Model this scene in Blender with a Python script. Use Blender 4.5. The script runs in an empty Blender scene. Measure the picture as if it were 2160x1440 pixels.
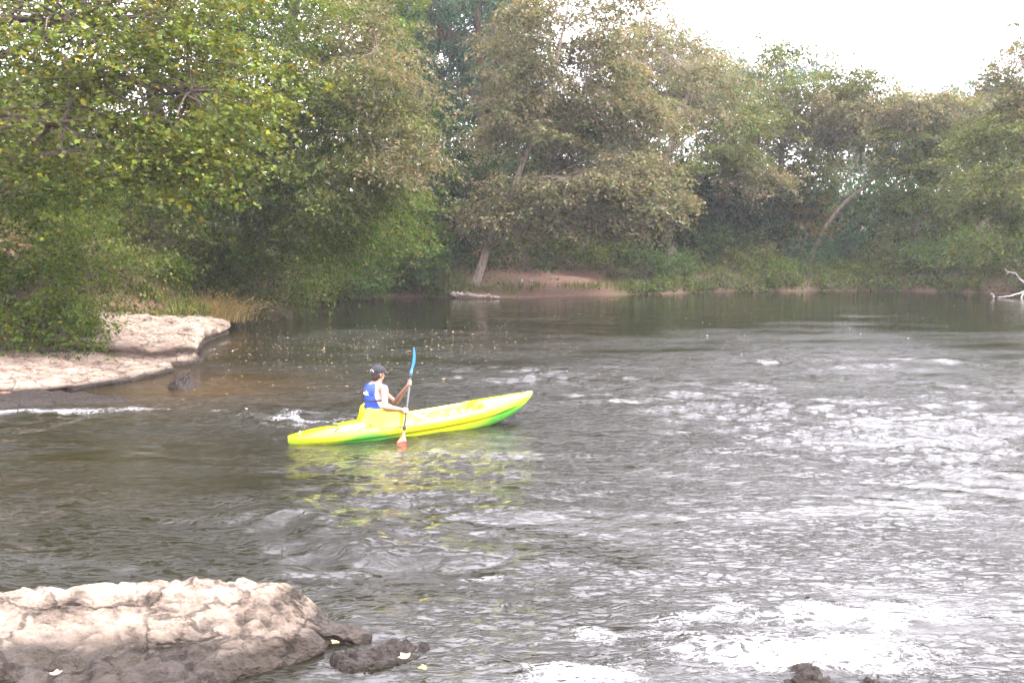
import bpy, math, random
import numpy as np
from mathutils import Vector, Matrix, Euler

random.seed(7)
RNG = np.random.default_rng(11)
scene = bpy.context.scene
COL = scene.collection

# ------------------------------------------------------------------ camera, sky, sun, exposure
CAM_H, FPX, PITCH = 2.8, 2250.0, math.atan(225.0 / 2250.0)
cam_d = bpy.data.cameras.new("camera")
cam = bpy.data.objects.new("camera", cam_d)
COL.objects.link(cam)
cam.location = (0, 0, CAM_H)
cam.rotation_euler = (math.pi / 2 - PITCH, 0, 0)
cam_d.sensor_width = 36.0
cam_d.lens = 36.0 * FPX / 2160.0
cam_d.clip_start, cam_d.clip_end = 0.05, 2000
scene.camera = cam

SUN_ELEV, SUN_AZ = math.radians(50), math.radians(108)      # azimuth measured from +Y (straight ahead) towards +X
world = bpy.data.worlds.new("World")
scene.world = world
world.use_nodes = True
wn = world.node_tree.nodes; wl = world.node_tree.links
wn.clear()
sky = wn.new("ShaderNodeTexSky"); sky.sky_type = 'NISHITA'; sky.sun_disc = False
sky.sun_elevation = SUN_ELEV; sky.sun_rotation = SUN_AZ
sky.air_density = 1.0; sky.dust_density = 6.0; sky.ozone_density = 1.0
hsv = wn.new("ShaderNodeHueSaturation"); hsv.inputs["Saturation"].default_value = 0.12
mixw = wn.new("ShaderNodeMix"); mixw.data_type = 'RGBA'      # a closed, even cloud cover over the clear sky
mixw.inputs[0].default_value = 0.6
mixw.inputs[7].default_value = (16.0, 15.1, 17.2, 1)
bgn = wn.new("ShaderNodeBackground"); bgn.inputs["Strength"].default_value = 0.15
outw = wn.new("ShaderNodeOutputWorld")
wl.new(sky.outputs[0], hsv.inputs["Color"]); wl.new(hsv.outputs[0], mixw.inputs[6])
wl.new(mixw.outputs[2], bgn.inputs["Color"]); wl.new(bgn.outputs[0], outw.inputs[0])

sun_d = bpy.data.lights.new("sun", 'SUN')
sun_d.energy = 1.5; sun_d.angle = math.radians(12); sun_d.color = (1.0, 0.975, 0.93)
sun = bpy.data.objects.new("sun", sun_d)
COL.objects.link(sun)
sdir = Vector((math.sin(SUN_AZ) * math.cos(SUN_ELEV), math.cos(SUN_AZ) * math.cos(SUN_ELEV), math.sin(SUN_ELEV)))
sun.rotation_euler = sdir.to_track_quat('Z', 'Y').to_euler()
sun.location = (0, 0, 60)

vs = scene.view_settings
vs.view_transform = 'Standard'; vs.look = 'None'; vs.gamma = 1.0; vs.use_curve_mapping = False
vs.exposure = 2.3
scene.cycles.adaptive_threshold = 0.02
scene.cycles.use_denoising = True
scene.cycles.max_bounces = 3; scene.cycles.diffuse_bounces = 2; scene.cycles.glossy_bounces = 2
scene.cycles.transmission_bounces = 3; scene.cycles.volume_bounces = 0
scene.cycles.caustics_reflective = False; scene.cycles.caustics_refractive = False
scene.cycles.sample_clamp_indirect = 6.0

# ------------------------------------------------------------------ helpers
SP, CP = math.sin(PITCH), math.cos(PITCH)
def at(px, py, Y):
    """point at distance Y (metres ahead) that stands where (px, py) is in the photograph"""
    cx, cy = (px - 1080) / FPX, (720 - py) / FPX
    d = np.array([cx, CP + cy * SP, -SP + cy * CP])
    return np.array([0, 0, CAM_H]) + d * (Y / d[1])
def onz(px, py, z=0.0):
    cx, cy = (px - 1080) / FPX, (720 - py) / FPX
    d = np.array([cx, CP + cy * SP, -SP + cy * CP])
    return np.array([0, 0, CAM_H]) + d * ((z - CAM_H) / d[2])

_perm = np.random.default_rng(3).permutation(256)
_perm = np.concatenate([_perm, _perm, _perm])
_grad = np.random.default_rng(4).normal(size=(256, 3)); _grad /= np.linalg.norm(_grad, axis=1)[:, None]
def noise(p):
    """gradient noise, p (N,3) -> about -1..1"""
    p = np.asarray(p, float)
    i = np.floor(p).astype(int); f = p - i
    u = f * f * f * (f * (f * 6 - 15) + 10)
    i &= 255
    r = 0
    for dx in (0, 1):
        for dy in (0, 1):
            for dz in (0, 1):
                h = _perm[_perm[_perm[(i[:, 0] + dx) & 255] + ((i[:, 1] + dy) & 255)] + ((i[:, 2] + dz) & 255)]
                g = _grad[h]
                dot = (g * (f - np.array([dx, dy, dz]))).sum(1)
                w = (u[:, 0] if dx else 1 - u[:, 0]) * (u[:, 1] if dy else 1 - u[:, 1]) * (u[:, 2] if dz else 1 - u[:, 2])
                r = r + w * dot
    return r * 1.6
def fbm(p, oct=4, lac=2.0, gain=0.5):
    p = np.asarray(p, float); a, r = 1.0, 0
    for o in range(oct):
        r = r + a * noise(p * lac ** o + o * 17.3); a *= gain
    return r
def sstep(a, b, x):
    t = np.clip((x - a) / (b - a), 0, 1); return t * t * (3 - 2 * t)
def norm(v):
    v = np.asarray(v, float)
    return v / np.maximum(np.linalg.norm(v, axis=-1, keepdims=True), 1e-9)

def obj(name, me, parent=None, mat=None):
    o = bpy.data.objects.new(name, me)
    COL.objects.link(o)
    if parent is not None: o.parent = parent
    if mat is not None and me is not None:
        me.materials.clear(); me.materials.append(mat)
    return o
def mesh(name, V, F, smooth=True, cols=None, extra=None):
    """V (N,3); F a (M,k) array or list of such arrays / polygons; cols per face"""
    me = bpy.data.meshes.new(name)
    V = np.asarray(V, np.float32)
    if isinstance(F, np.ndarray): F = [F]
    if len(F) and not isinstance(F[0], np.ndarray): 
        me.from_pydata([tuple(map(float, v)) for v in V], [], [tuple(map(int, f)) for f in F])
    else:
        F = [f for f in F if len(f)]
        li = np.concatenate([f.ravel() for f in F]).astype(np.int32)
        tot = np.concatenate([np.full(len(f), f.shape[1], np.int32) for f in F])
        st = np.concatenate([[0], np.cumsum(tot)[:-1]]).astype(np.int32)
        me.vertices.add(len(V)); me.vertices.foreach_set("co", V.ravel())
        me.loops.add(len(li)); me.loops.foreach_set("vertex_index", li)
        me.polygons.add(len(tot)); me.polygons.foreach_set("loop_start", st); me.polygons.foreach_set("loop_total", tot)
        me.update(calc_edges=True)
    if smooth:
        me.polygons.foreach_set("use_smooth", np.ones(len(me.polygons), bool))
    if cols is not None:
        dom = 'FACE' if len(cols) == len(me.polygons) else 'POINT'
        a = me.attributes.new("tint", 'FLOAT_COLOR', dom)
        c4 = np.ones((len(cols), 4), np.float32); c4[:, :3] = cols
        a.data.foreach_set("color", c4.ravel())
    if extra:
        for k, v in extra.items():
            a = me.attributes.new(k, 'FLOAT', 'POINT'); a.data.foreach_set("value", np.asarray(v, np.float32))
    me.validate()
    return me
def tag(o, label=None, cat=None, group=None, kind=None):
    if label: o["label"] = label
    if cat: o["category"] = cat
    if group: o["group"] = group
    if kind: o["kind"] = kind
    return o
def empty(name, loc=(0, 0, 0)):
    o = bpy.data.objects.new(name, None); COL.objects.link(o); o.location = tuple(map(float, loc)); return o

def tubes(paths, radii, sides=6):
    """paths (N,K,3), radii (N,K) -> V, quads"""
    paths = np.asarray(paths, float); radii = np.asarray(radii, float)
    N, K, _ = paths.shape
    tan = np.empty_like(paths)
    tan[:, 1:-1] = paths[:, 2:] - paths[:, :-2]; tan[:, 0] = paths[:, 1] - paths[:, 0]; tan[:, -1] = paths[:, -1] - paths[:, -2]
    tan = norm(tan)
    ref = np.where(np.abs(tan[:, :1, 2:3]) > 0.9, np.array([[[1.0, 0, 0]]]), np.array([[[0, 0, 1.0]]]))
    a = norm(np.cross(tan, np.broadcast_to(ref, tan.shape))); b = np.cross(tan, a)
    th = np.arange(sides) * 2 * math.pi / sides
    ring = a[:, :, None] * np.cos(th)[None, None, :, None] + b[:, :, None] * np.sin(th)[None, None, :, None]
    V = paths[:, :, None] + ring * radii[:, :, None, None]
    idx = np.arange(N * K * sides).reshape(N, K, sides)
    q = np.stack([idx[:, :-1], np.roll(idx, -1, 2)[:, :-1], np.roll(idx, -1, 2)[:, 1:], idx[:, 1:]], -1).reshape(-1, 4)
    return V.reshape(-1, 3), q
def spline(pts, n):
    """Catmull-Rom through pts, n samples"""
    p = np.asarray(pts, float)
    if len(p) == 2: return p[0] + (p[1] - p[0]) * np.linspace(0, 1, n)[:, None]
    P = np.vstack([2 * p[0] - p[1], p, 2 * p[-1] - p[-2]])
    u = np.linspace(0, len(p) - 1, n); i = np.minimum(u.astype(int), len(p) - 2); t = (u - i)[:, None]
    a, b, c, d = P[i], P[i + 1], P[i + 2], P[i + 3]
    return 0.5 * (2 * b + (c - a) * t + (2 * a - 5 * b + 4 * c - d) * t ** 2 + (3 * b - a - 3 * c + d) * t ** 3)
def merge(parts):
    Vs, Fs, n = [], [], 0
    for V, F in parts:
        Vs.append(V); Fs.append(F + n); n += len(V)
    return np.vstack(Vs), Fs

# ------------------------------------------------------------------ materials
def new_mat(name):
    m = bpy.data.materials.new(name); m.use_nodes = True
    nt = m.node_tree; nt.nodes.clear()
    return m, nt.nodes, nt.links
def plain(name, col, rough=0.5, spec=0.5, metal=0.0, var=0.12, scale=9.0, bump=0.0):
    m, n, l = new_mat(name)
    b = n.new("ShaderNodeBsdfPrincipled"); o = n.new("ShaderNodeOutputMaterial")
    tc = n.new("ShaderNodeTexCoord"); nz = n.new("ShaderNodeTexNoise"); nz.inputs["Scale"].default_value = scale
    nz.inputs["Detail"].default_value = 5
    mr = n.new("ShaderNodeMapRange"); mr.inputs["To Min"].default_value = 1 - var; mr.inputs["To Max"].default_value = 1 + var
    mx = n.new("ShaderNodeMix"); mx.data_type = 'RGBA'; mx.blend_type = 'MULTIPLY'; mx.inputs[0].default_value = 1
    mx.inputs[6].default_value = (*col, 1)
    l.new(tc.outputs["Object"], nz.inputs["Vector"]); l.new(nz.outputs["Fac"], mr.inputs[0]); l.new(mr.outputs[0], mx.inputs[7])
    l.new(mx.outputs[2], b.inputs["Base Color"])
    b.inputs["Roughness"].default_value = rough; b.inputs["Specular IOR Level"].default_value = spec; b.inputs["Metallic"].default_value = metal
    if bump:
        bp = n.new("ShaderNodeBump"); bp.inputs["Strength"].default_value = bump; bp.inputs["Distance"].default_value = 0.01
        l.new(nz.outputs["Fac"], bp.inputs["Height"]); l.new(bp.outputs[0], b.inputs["Normal"])
    l.new(b.outputs[0], o.inputs[0])
    return m
def leaf_material(name, trans=0.42, rough=0.55):
    m, n, l = new_mat(name)
    at_ = n.new("ShaderNodeAttribute"); at_.attribute_name = "tint"
    b = n.new("ShaderNodeBsdfPrincipled"); b.inputs["Roughness"].default_value = rough; b.inputs["Specular IOR Level"].default_value = 0.10
    t = n.new("ShaderNodeBsdfTranslucent"); ms = n.new("ShaderNodeMixShader"); ms.inputs[0].default_value = trans
    g = n.new("ShaderNodeMix"); g.data_type = 'RGBA'; g.blend_type = 'MULTIPLY'; g.inputs[0].default_value = 1
    g.inputs[7].default_value = (1.15, 1.1, 0.7, 1)
    o = n.new("ShaderNodeOutputMaterial")
    l.new(at_.outputs["Color"], b.inputs["Base Color"]); l.new(at_.outputs["Color"], g.inputs[6]); l.new(g.outputs[2], t.inputs["Color"])
    l.new(b.outputs[0], ms.inputs[1]); l.new(t.outputs[0], ms.inputs[2]); l.new(ms.outputs[0], o.inputs[0])
    return m
def tinted(name, rough=0.5, spec=0.5, coat=0.0, bump=0.0, bscale=40.0):
    m, n, l = new_mat(name)
    at_ = n.new("ShaderNodeAttribute"); at_.attribute_name = "tint"
    b = n.new("ShaderNodeBsdfPrincipled"); b.inputs["Roughness"].default_value = rough; b.inputs["Specular IOR Level"].default_value = spec
    b.inputs["Coat Weight"].default_value = coat
    o = n.new("ShaderNodeOutputMaterial")
    l.new(at_.outputs["Color"], b.inputs["Base Color"]); l.new(b.outputs[0], o.inputs[0])
    if bump:
        tc = n.new("ShaderNodeTexCoord"); nz = n.new("ShaderNodeTexNoise"); nz.inputs["Scale"].default_value = bscale
        bp = n.new("ShaderNodeBump"); bp.inputs["Strength"].default_value = bump; bp.inputs["Distance"].default_value = 0.004
        l.new(tc.outputs["Object"], nz.inputs["Vector"]); l.new(nz.outputs["Fac"], bp.inputs["Height"]); l.new(bp.outputs[0], b.inputs["Normal"])
    return m
def rock_material(name, light, mid, dark, strat=2.0, wet_z=0.12):
    m, n, l = new_mat(name)
    geo = n.new("ShaderNodeNewGeometry")
    b = n.new("ShaderNodeBsdfPrincipled"); o = n.new("ShaderNodeOutputMaterial")
    mp = n.new("ShaderNodeMapping"); mp.inputs["Scale"].default_value = (1, 1, strat)
    l.new(geo.outputs["Position"], mp.inputs["Vector"])
    n1 = n.new("ShaderNodeTexNoise"); n1.inputs["Scale"].default_value = 2.2; n1.inputs["Detail"].default_value = 10; n1.inputs["Roughness"].default_value = 0.65
    n2 = n.new("ShaderNodeTexNoise"); n2.inputs["Scale"].default_value = 14; n2.inputs["Detail"].default_value = 8; n2.inputs["Roughness"].default_value = 0.7
    n3 = n.new("ShaderNodeTexVoronoi"); n3.inputs["Scale"].default_value = 30
    for q in (n1, n2, n3): l.new(mp.outputs[0], q.inputs["Vector"])
    r1 = n.new("ShaderNodeValToRGB"); e = r1.color_ramp.elements
    e[0].position = 0.34; e[0].color = (*dark, 1); e[1].position = 0.62; e[1].color = (*light, 1)
    k = r1.color_ramp.elements.new(0.46); k.color = (*mid, 1)
    l.new(n1.outputs["Fac"], r1.inputs[0])
    r2 = n.new("ShaderNodeMapRange"); r2.inputs["From Min"].default_value = 0.3; r2.inputs["From Max"].default_value = 0.7
    r2.inputs["To Min"].default_value = 0.68; r2.inputs["To Max"].default_value = 1.18
    l.new(n2.outputs["Fac"], r2.inputs[0])
    m1 = n.new("ShaderNodeMix"); m1.data_type = 'RGBA'; m1.blend_type = 'MULTIPLY'; m1.inputs[0].default_value = 1
    l.new(r1.outputs[0], m1.inputs[6]); l.new(r2.outputs[0], m1.inputs[7])
    vd = n.new("ShaderNodeTexVoronoi"); vd.feature = 'DISTANCE_TO_EDGE'; vd.inputs["Scale"].default_value = 1.7
    wv = n.new("ShaderNodeMix"); wv.data_type = 'RGBA'; wv.blend_type = 'ADD'; wv.inputs[0].default_value = 0.45
    l.new(mp.outputs[0], wv.inputs[6]); l.new(n1.outputs["Color"], wv.inputs[7]); l.new(wv.outputs[2], vd.inputs["Vector"])
    cr = n.new("ShaderNodeMapRange"); cr.inputs["From Min"].default_value = 0.0; cr.inputs["From Max"].default_value = 0.035; cr.inputs["To Min"].default_value = 0.0
    l.new(vd.outputs["Distance"], cr.inputs[0])
    cc = n.new("ShaderNodeMapRange"); cc.inputs["To Min"].default_value = 0.45; l.new(cr.outputs[0], cc.inputs[0])
    m1b = n.new("ShaderNodeMix"); m1b.data_type = 'RGBA'; m1b.blend_type = 'MULTIPLY'; m1b.inputs[0].default_value = 1
    l.new(m1.outputs[2], m1b.inputs[6]); l.new(cc.outputs[0], m1b.inputs[7]); m1 = m1b
    # algae and wet line close to the water
    sx = n.new("ShaderNodeSeparateXYZ"); l.new(geo.outputs["Position"], sx.inputs[0])
    ad = n.new("ShaderNodeMath"); ad.operation = 'MULTIPLY_ADD'; ad.inputs[1].default_value = -0.22
    l.new(n1.outputs["Fac"], ad.inputs[0]); l.new(sx.outputs["Z"], ad.inputs[2])
    wr = n.new("ShaderNodeMapRange"); wr.inputs["From Min"].default_value = wet_z - 0.16; wr.inputs["From Max"].default_value = wet_z - 0.08
    wr.inputs["To Min"].default_value = 1; wr.inputs["To Max"].default_value = 0
    l.new(ad.outputs[0], wr.inputs[0])
    m2 = n.new("ShaderNodeMix"); m2.data_type = 'RGBA'; m2.inputs[7].default_value = (0.017, 0.0125, 0.009, 1)
    wf = n.new("ShaderNodeMath"); wf.operation = 'MULTIPLY'; wf.inputs[1].default_value = 0.92
    l.new(wr.outputs[0], wf.inputs[0]); l.new(wf.outputs[0], m2.inputs[0]); l.new(m1.outputs[2], m2.inputs[6])
    l.new(m2.outputs[2], b.inputs["Base Color"])
    rr = n.new("ShaderNodeMapRange"); rr.inputs["To Min"].default_value = 0.9; rr.inputs["To Max"].default_value = 0.42; b.inputs["Specular IOR Level"].default_value = 0.18
    l.new(wr.outputs[0], rr.inputs[0]); l.new(rr.outputs[0], b.inputs["Roughness"])
    bp = n.new("ShaderNodeBump"); bp.inputs["Strength"].default_value = 0.9; bp.inputs["Distance"].default_value = 0.045
    mh = n.new("ShaderNodeMath"); mh.operation = 'MULTIPLY_ADD'; mh.inputs[1].default_value = 0.35
    l.new(n3.outputs["Distance"], mh.inputs[0]); l.new(n2.outputs["Fac"], mh.inputs[2])
    mh2 = n.new("ShaderNodeMath"); mh2.operation = 'MULTIPLY_ADD'; mh2.inputs[1].default_value = 0.5
    l.new(cr.outputs[0], mh2.inputs[0]); l.new(mh.outputs[0], mh2.inputs[2])
    l.new(mh2.outputs[0], bp.inputs["Height"]); l.new(bp.outputs[0], b.inputs["Normal"])
    l.new(b.outputs[0], o.inputs[0])
    return m
def bark_material(name, c0, c1):
    m, n, l = new_mat(name)
    tc = n.new("ShaderNodeTexCoord"); mp = n.new("ShaderNodeMapping"); mp.inputs["Scale"].default_value = (9, 9, 1.6)
    nz = n.new("ShaderNodeTexNoise"); nz.inputs["Scale"].default_value = 1.5; nz.inputs["Detail"].default_value = 8; nz.inputs["Roughness"].default_value = 0.7
    r = n.new("ShaderNodeValToRGB"); r.color_ramp.elements[0].position = 0.35; r.color_ramp.elements[0].color = (*c0, 1)
    r.color_ramp.elements[1].position = 0.66; r.color_ramp.elements[1].color = (*c1, 1)
    b = n.new("ShaderNodeBsdfPrincipled"); b.inputs["Roughness"].default_value = 0.9; b.inputs["Specular IOR Level"].default_value = 0.2
    bp = n.new("ShaderNodeBump"); bp.inputs["Strength"].default_value = 0.8; bp.inputs["Distance"].default_value = 0.03
    o = n.new("ShaderNodeOutputMaterial")
    l.new(tc.outputs["Object"], mp.inputs[0]); l.new(mp.outputs[0], nz.inputs["Vector"]); l.new(nz.outputs["Fac"], r.inputs[0])
    l.new(r.outputs[0], b.inputs["Base Color"]); l.new(nz.outputs["Fac"], bp.inputs["Height"]); l.new(bp.outputs[0], b.inputs["Normal"])
    l.new(b.outputs[0], o.inputs[0])
    return m

M_LEAF = leaf_material("leaf")
M_NEEDLE = leaf_material("needle", trans=0.15, rough=0.5)
M_DRY = leaf_material("dry_leaf", trans=0.2, rough=0.8)
M_BARK = bark_material("grey_brown_bark", (0.05, 0.038, 0.028), (0.17, 0.13, 0.10))
M_BARK_PALE = bark_material("pale_peeling_bark", (0.11, 0.085, 0.06), (0.33, 0.27, 0.21))
M_BARK_PINE = bark_material("red_brown_pine_bark", (0.045, 0.028, 0.022), (0.16, 0.09, 0.065))
M_DEAD = bark_material("bleached_deadwood", (0.20, 0.18, 0.16), (0.45, 0.42, 0.38))
M_LOG = bark_material("weathered_log", (0.08, 0.065, 0.05), (0.32, 0.27, 0.21))
M_ROCK = rock_material("pale_sandstone", (0.31, 0.245, 0.19), (0.21, 0.158, 0.12), (0.07, 0.05, 0.036), strat=3.5)
M_ROCK_NEAR = rock_material("weathered_river_rock", (0.28, 0.225, 0.175), (0.165, 0.128, 0.098), (0.032, 0.024, 0.018), strat=1.6, wet_z=0.165)
M_ROCK_WET = rock_material("wet_dark_rock", (0.075, 0.05, 0.036), (0.042, 0.029, 0.021), (0.016, 0.011, 0.008), strat=1.5, wet_z=0.3)

# ------------------------------------------------------------------ river outline, ground, water
RIVER = np.array([(-60, 16), (-13, 17.2), (-8.6, 17.8), (-7.7, 19.5), (-7.5, 21.5), (-7.6, 24), (-8.0, 27), (-8.5, 30.5),
                  (-9.4, 36), (-9.5, 39.4), (-9.0, 42), (-8.6, 44), (-7.8, 46), (-5.9, 47.4), (-4.2, 47.7), (-1.7, 47.3), (0.4, 47.6),
                  (3.7, 48.8), (6.7, 50.4), (9.7, 52), (14.7, 53.3), (19.5, 53.4), (21.5, 52), (24.5, 49.8), (40, 45), (60, 40), (90, 30),
                  (90, -25), (20, -8), (6, 2.6), (0, 3.8), (-3, 4.6), (-6, 4.4), (-12, 2), (-60, 0)], float)
def signed_dist(x, y, poly=None):
    """>0 on land, <0 in the river"""
    P = np.stack([x, y], -1); d = np.full(len(x), 1e9); inside = np.zeros(len(x), bool)
    poly = RIVER if poly is None else poly
    for i in range(len(poly)):
        a, b = poly[i], poly[(i + 1) % len(poly)]
        ab = b - a; t = np.clip(((P - a) @ ab) / (ab @ ab), 0, 1)
        d = np.minimum(d, np.linalg.norm(P - a - t[:, None] * ab, axis=1))
        c = ((a[1] > P[:, 1]) != (b[1] > P[:, 1]))
        xi = (b[0] - a[0]) * (P[:, 1] - a[1]) / (b[1] - a[1] + 1e-12) + a[0]
        inside ^= c & (P[:, 0] < xi)
    return np.where(inside, -d, d)
HILL = np.array([(-60, 20.6), (-13.5, 20.9), (-10.6, 21.3), (-9.3, 22.4), (-9.5, 24), (-10.6, 26), (-9.7, 27.6), (-9.2, 29), (-8.9, 30.6), (-9.4, 33), (-10.0, 36.5), (-10.0, 39.5), (-9.5, 42), (-9.0, 44.5), (-8.6, 47), (-60, 60)], float)
def hill_dist(x, y): return signed_dist(x, y, HILL)          # < 0 on the left hillside
def ground_z(x, y):
    x = np.asarray(x, float); y = np.asarray(y, float)
    p = np.stack([x, y, np.zeros_like(x)], -1)
    sd = signed_dist(x, y) + 0.35 * noise(p * 0.6) * (y > 33)
    left = sstep(-5.5, -8.0, x) * sstep(47, 43, y) * sstep(8, 14, y)
    near = sstep(12, 8, y)
    beach = sstep(-3.2, -1.2, x) * sstep(9.5, 6.0, x) * (y > 40)
    far = (1 - left) * (1 - near)
    zb = 0.16 * sd + 0.05 * np.maximum(sd - 3, 0)                                           # bare dirt beach
    zc = 0.55 * sstep(0.0, 1.1, sd) + 0.15 * sd                                             # low cut bank
    zf = zb * beach + zc * (1 - beach)
    zf = np.where(zf > 2.6, 2.6 + (zf - 2.6) * 0.35, zf)
    dh = -hill_dist(x, y) + 0.3 * noise(p * 0.8)
    zl = 0.10 * sstep(0, 0.6, sd) + 0.06 * np.clip(sd, 0, 3) + 0.35 * sstep(0, 0.4, dh) + 0.80 * np.clip(dh, 0, 2.8) + 0.22 * np.clip(dh - 2.8, 0, 12)
    zn = 0.25 * sstep(0, 0.5, sd) + 0.18 * np.clip(sd, 0, 4)
    z = far * zf + left * zl + near * zn * (1 - left)
    z = z + (0.10 * noise(p * 0.9) + 0.22 * noise(p * 0.25)) * sstep(0.2, 2.5, sd) + 0.03 * noise(p * 3.1) * sstep(0, 0.5, sd)
    zr = -0.12 - 0.7 * sstep(0, 3.5, -sd)
    return np.where(sd > 0, np.maximum(z, 0.01), zr)
def graded(a, b, lo, hi, fine, grow):
    """coordinates from a to b, step `fine` inside lo..hi and growing outside"""
    c = list(np.arange(lo, hi, fine)); s, v = fine, hi
    while v < b: c.append(v); s *= grow; v += s
    c.append(b); s, v = fine, lo - fine
    pre = []
    while v > a: pre.append(v); s *= grow; v -= s
    pre.append(a)
    return np.array(pre[::-1] + c)
def grid_mesh(xs, ys):
    X, Y = np.meshgrid(xs, ys)
    n, m = len(ys), len(xs)
    idx = np.arange(n * m).reshape(n, m)
    F = np.stack([idx[:-1, :-1], idx[:-1, 1:], idx[1:, 1:], idx[1:, :-1]], -1).reshape(-1, 4)
    return X.ravel(), Y.ravel(), F

# ground
xs = graded(-150, 170, -16, 27, 0.4, 1.12); ys = graded(-60, 230, 14, 62, 0.4, 1.12)
gx, gy, gF = grid_mesh(xs, ys)
gz = ground_z(gx, gy)
bare = sstep(-4.5, -2.2, gx) * sstep(8, 5.5, gx) * (gy > 40) + (gx < -7.5) * (gy < 34) * 0.8 + 0.5 * sstep(-9.5, -8, gx) * sstep(-4, -6.5, gx) * (gy > 40)
gme = mesh("ground", np.stack([gx, gy, gz], -1), gF, extra={"bare": np.clip(bare, 0, 1)})
def ground_material():
    m, n, l = new_mat("dirt_and_leaf_litter")
    geo = n.new("ShaderNodeNewGeometry")
    n1 = n.new("ShaderNodeTexNoise"); n1.inputs["Scale"].default_value = 0.55; n1.inputs["Detail"].default_value = 8
    n2 = n.new("ShaderNodeTexNoise"); n2.inputs["Scale"].default_value = 7; n2.inputs["Detail"].default_value = 9; n2.inputs["Roughness"].default_value = 0.75
    for q in (n1, n2): l.new(geo.outputs["Position"], q.inputs["Vector"])
    r = n.new("ShaderNodeValToRGB"); e = r.color_ramp.elements
    e[0].position = 0.3; e[0].color = (0.07, 0.04, 0.028, 1); e[1].position = 0.7; e[1].color = (0.19, 0.118, 0.085, 1)
    k = e.new(0.5); k.color = (0.12, 0.07, 0.05, 1)
    l.new(n2.outputs["Fac"], r.inputs[0])
    mx = n.new("ShaderNodeMix"); mx.data_type = 'RGBA'; mx.inputs[7].default_value = (0.085, 0.085, 0.03, 1)
    mr = n.new("ShaderNodeMapRange"); mr.inputs["From Min"].default_value = 0.5; mr.inputs["From Max"].default_value = 0.66; mr.inputs["To Max"].default_value = 0.75
    l.new(n1.outputs["Fac"], mr.inputs[0]); l.new(mr.outputs[0], mx.inputs[0]); l.new(r.outputs[0], mx.inputs[6])
    at_ = n.new("ShaderNodeAttribute"); at_.attribute_name = "bare"
    m3 = n.new("ShaderNodeMix"); m3.data_type = 'RGBA'
    r3 = n.new("ShaderNodeValToRGB"); r3.color_ramp.elements[0].position = 0.35; r3.color_ramp.elements[0].color = (0.035, 0.026, 0.016, 1)
    r3.color_ramp.elements[1].position = 0.68; r3.color_ramp.elements[1].color = (0.12, 0.08, 0.05, 1)
    l.new(n2.outputs["Fac"], r3.inputs[0]); l.new(at_.outputs["Fac"], m3.inputs[0]); l.new(r3.outputs[0], m3.inputs[6]); l.new(mx.outputs[2], m3.inputs[7]); mx = m3
    b = n.new("ShaderNodeBsdfPrincipled"); b.inputs["Roughness"].default_value = 0.95; b.inputs["Specular IOR Level"].default_value = 0.15
    bp = n.new("ShaderNodeBump"); bp.inputs["Strength"].default_value = 0.9; bp.inputs["Distance"].default_value = 0.06
    o = n.new("ShaderNodeOutputMaterial")
    l.new(mx.outputs[2], b.inputs["Base Color"]); l.new(n2.outputs["Fac"], bp.inputs["Height"]); l.new(bp.outputs[0], b.inputs["Normal"]); l.new(b.outputs[0], o.inputs[0])
    return m
tag(obj("ground", gme, None, ground_material()), "reddish dirt river banks with leaf litter", kind="structure")

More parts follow.
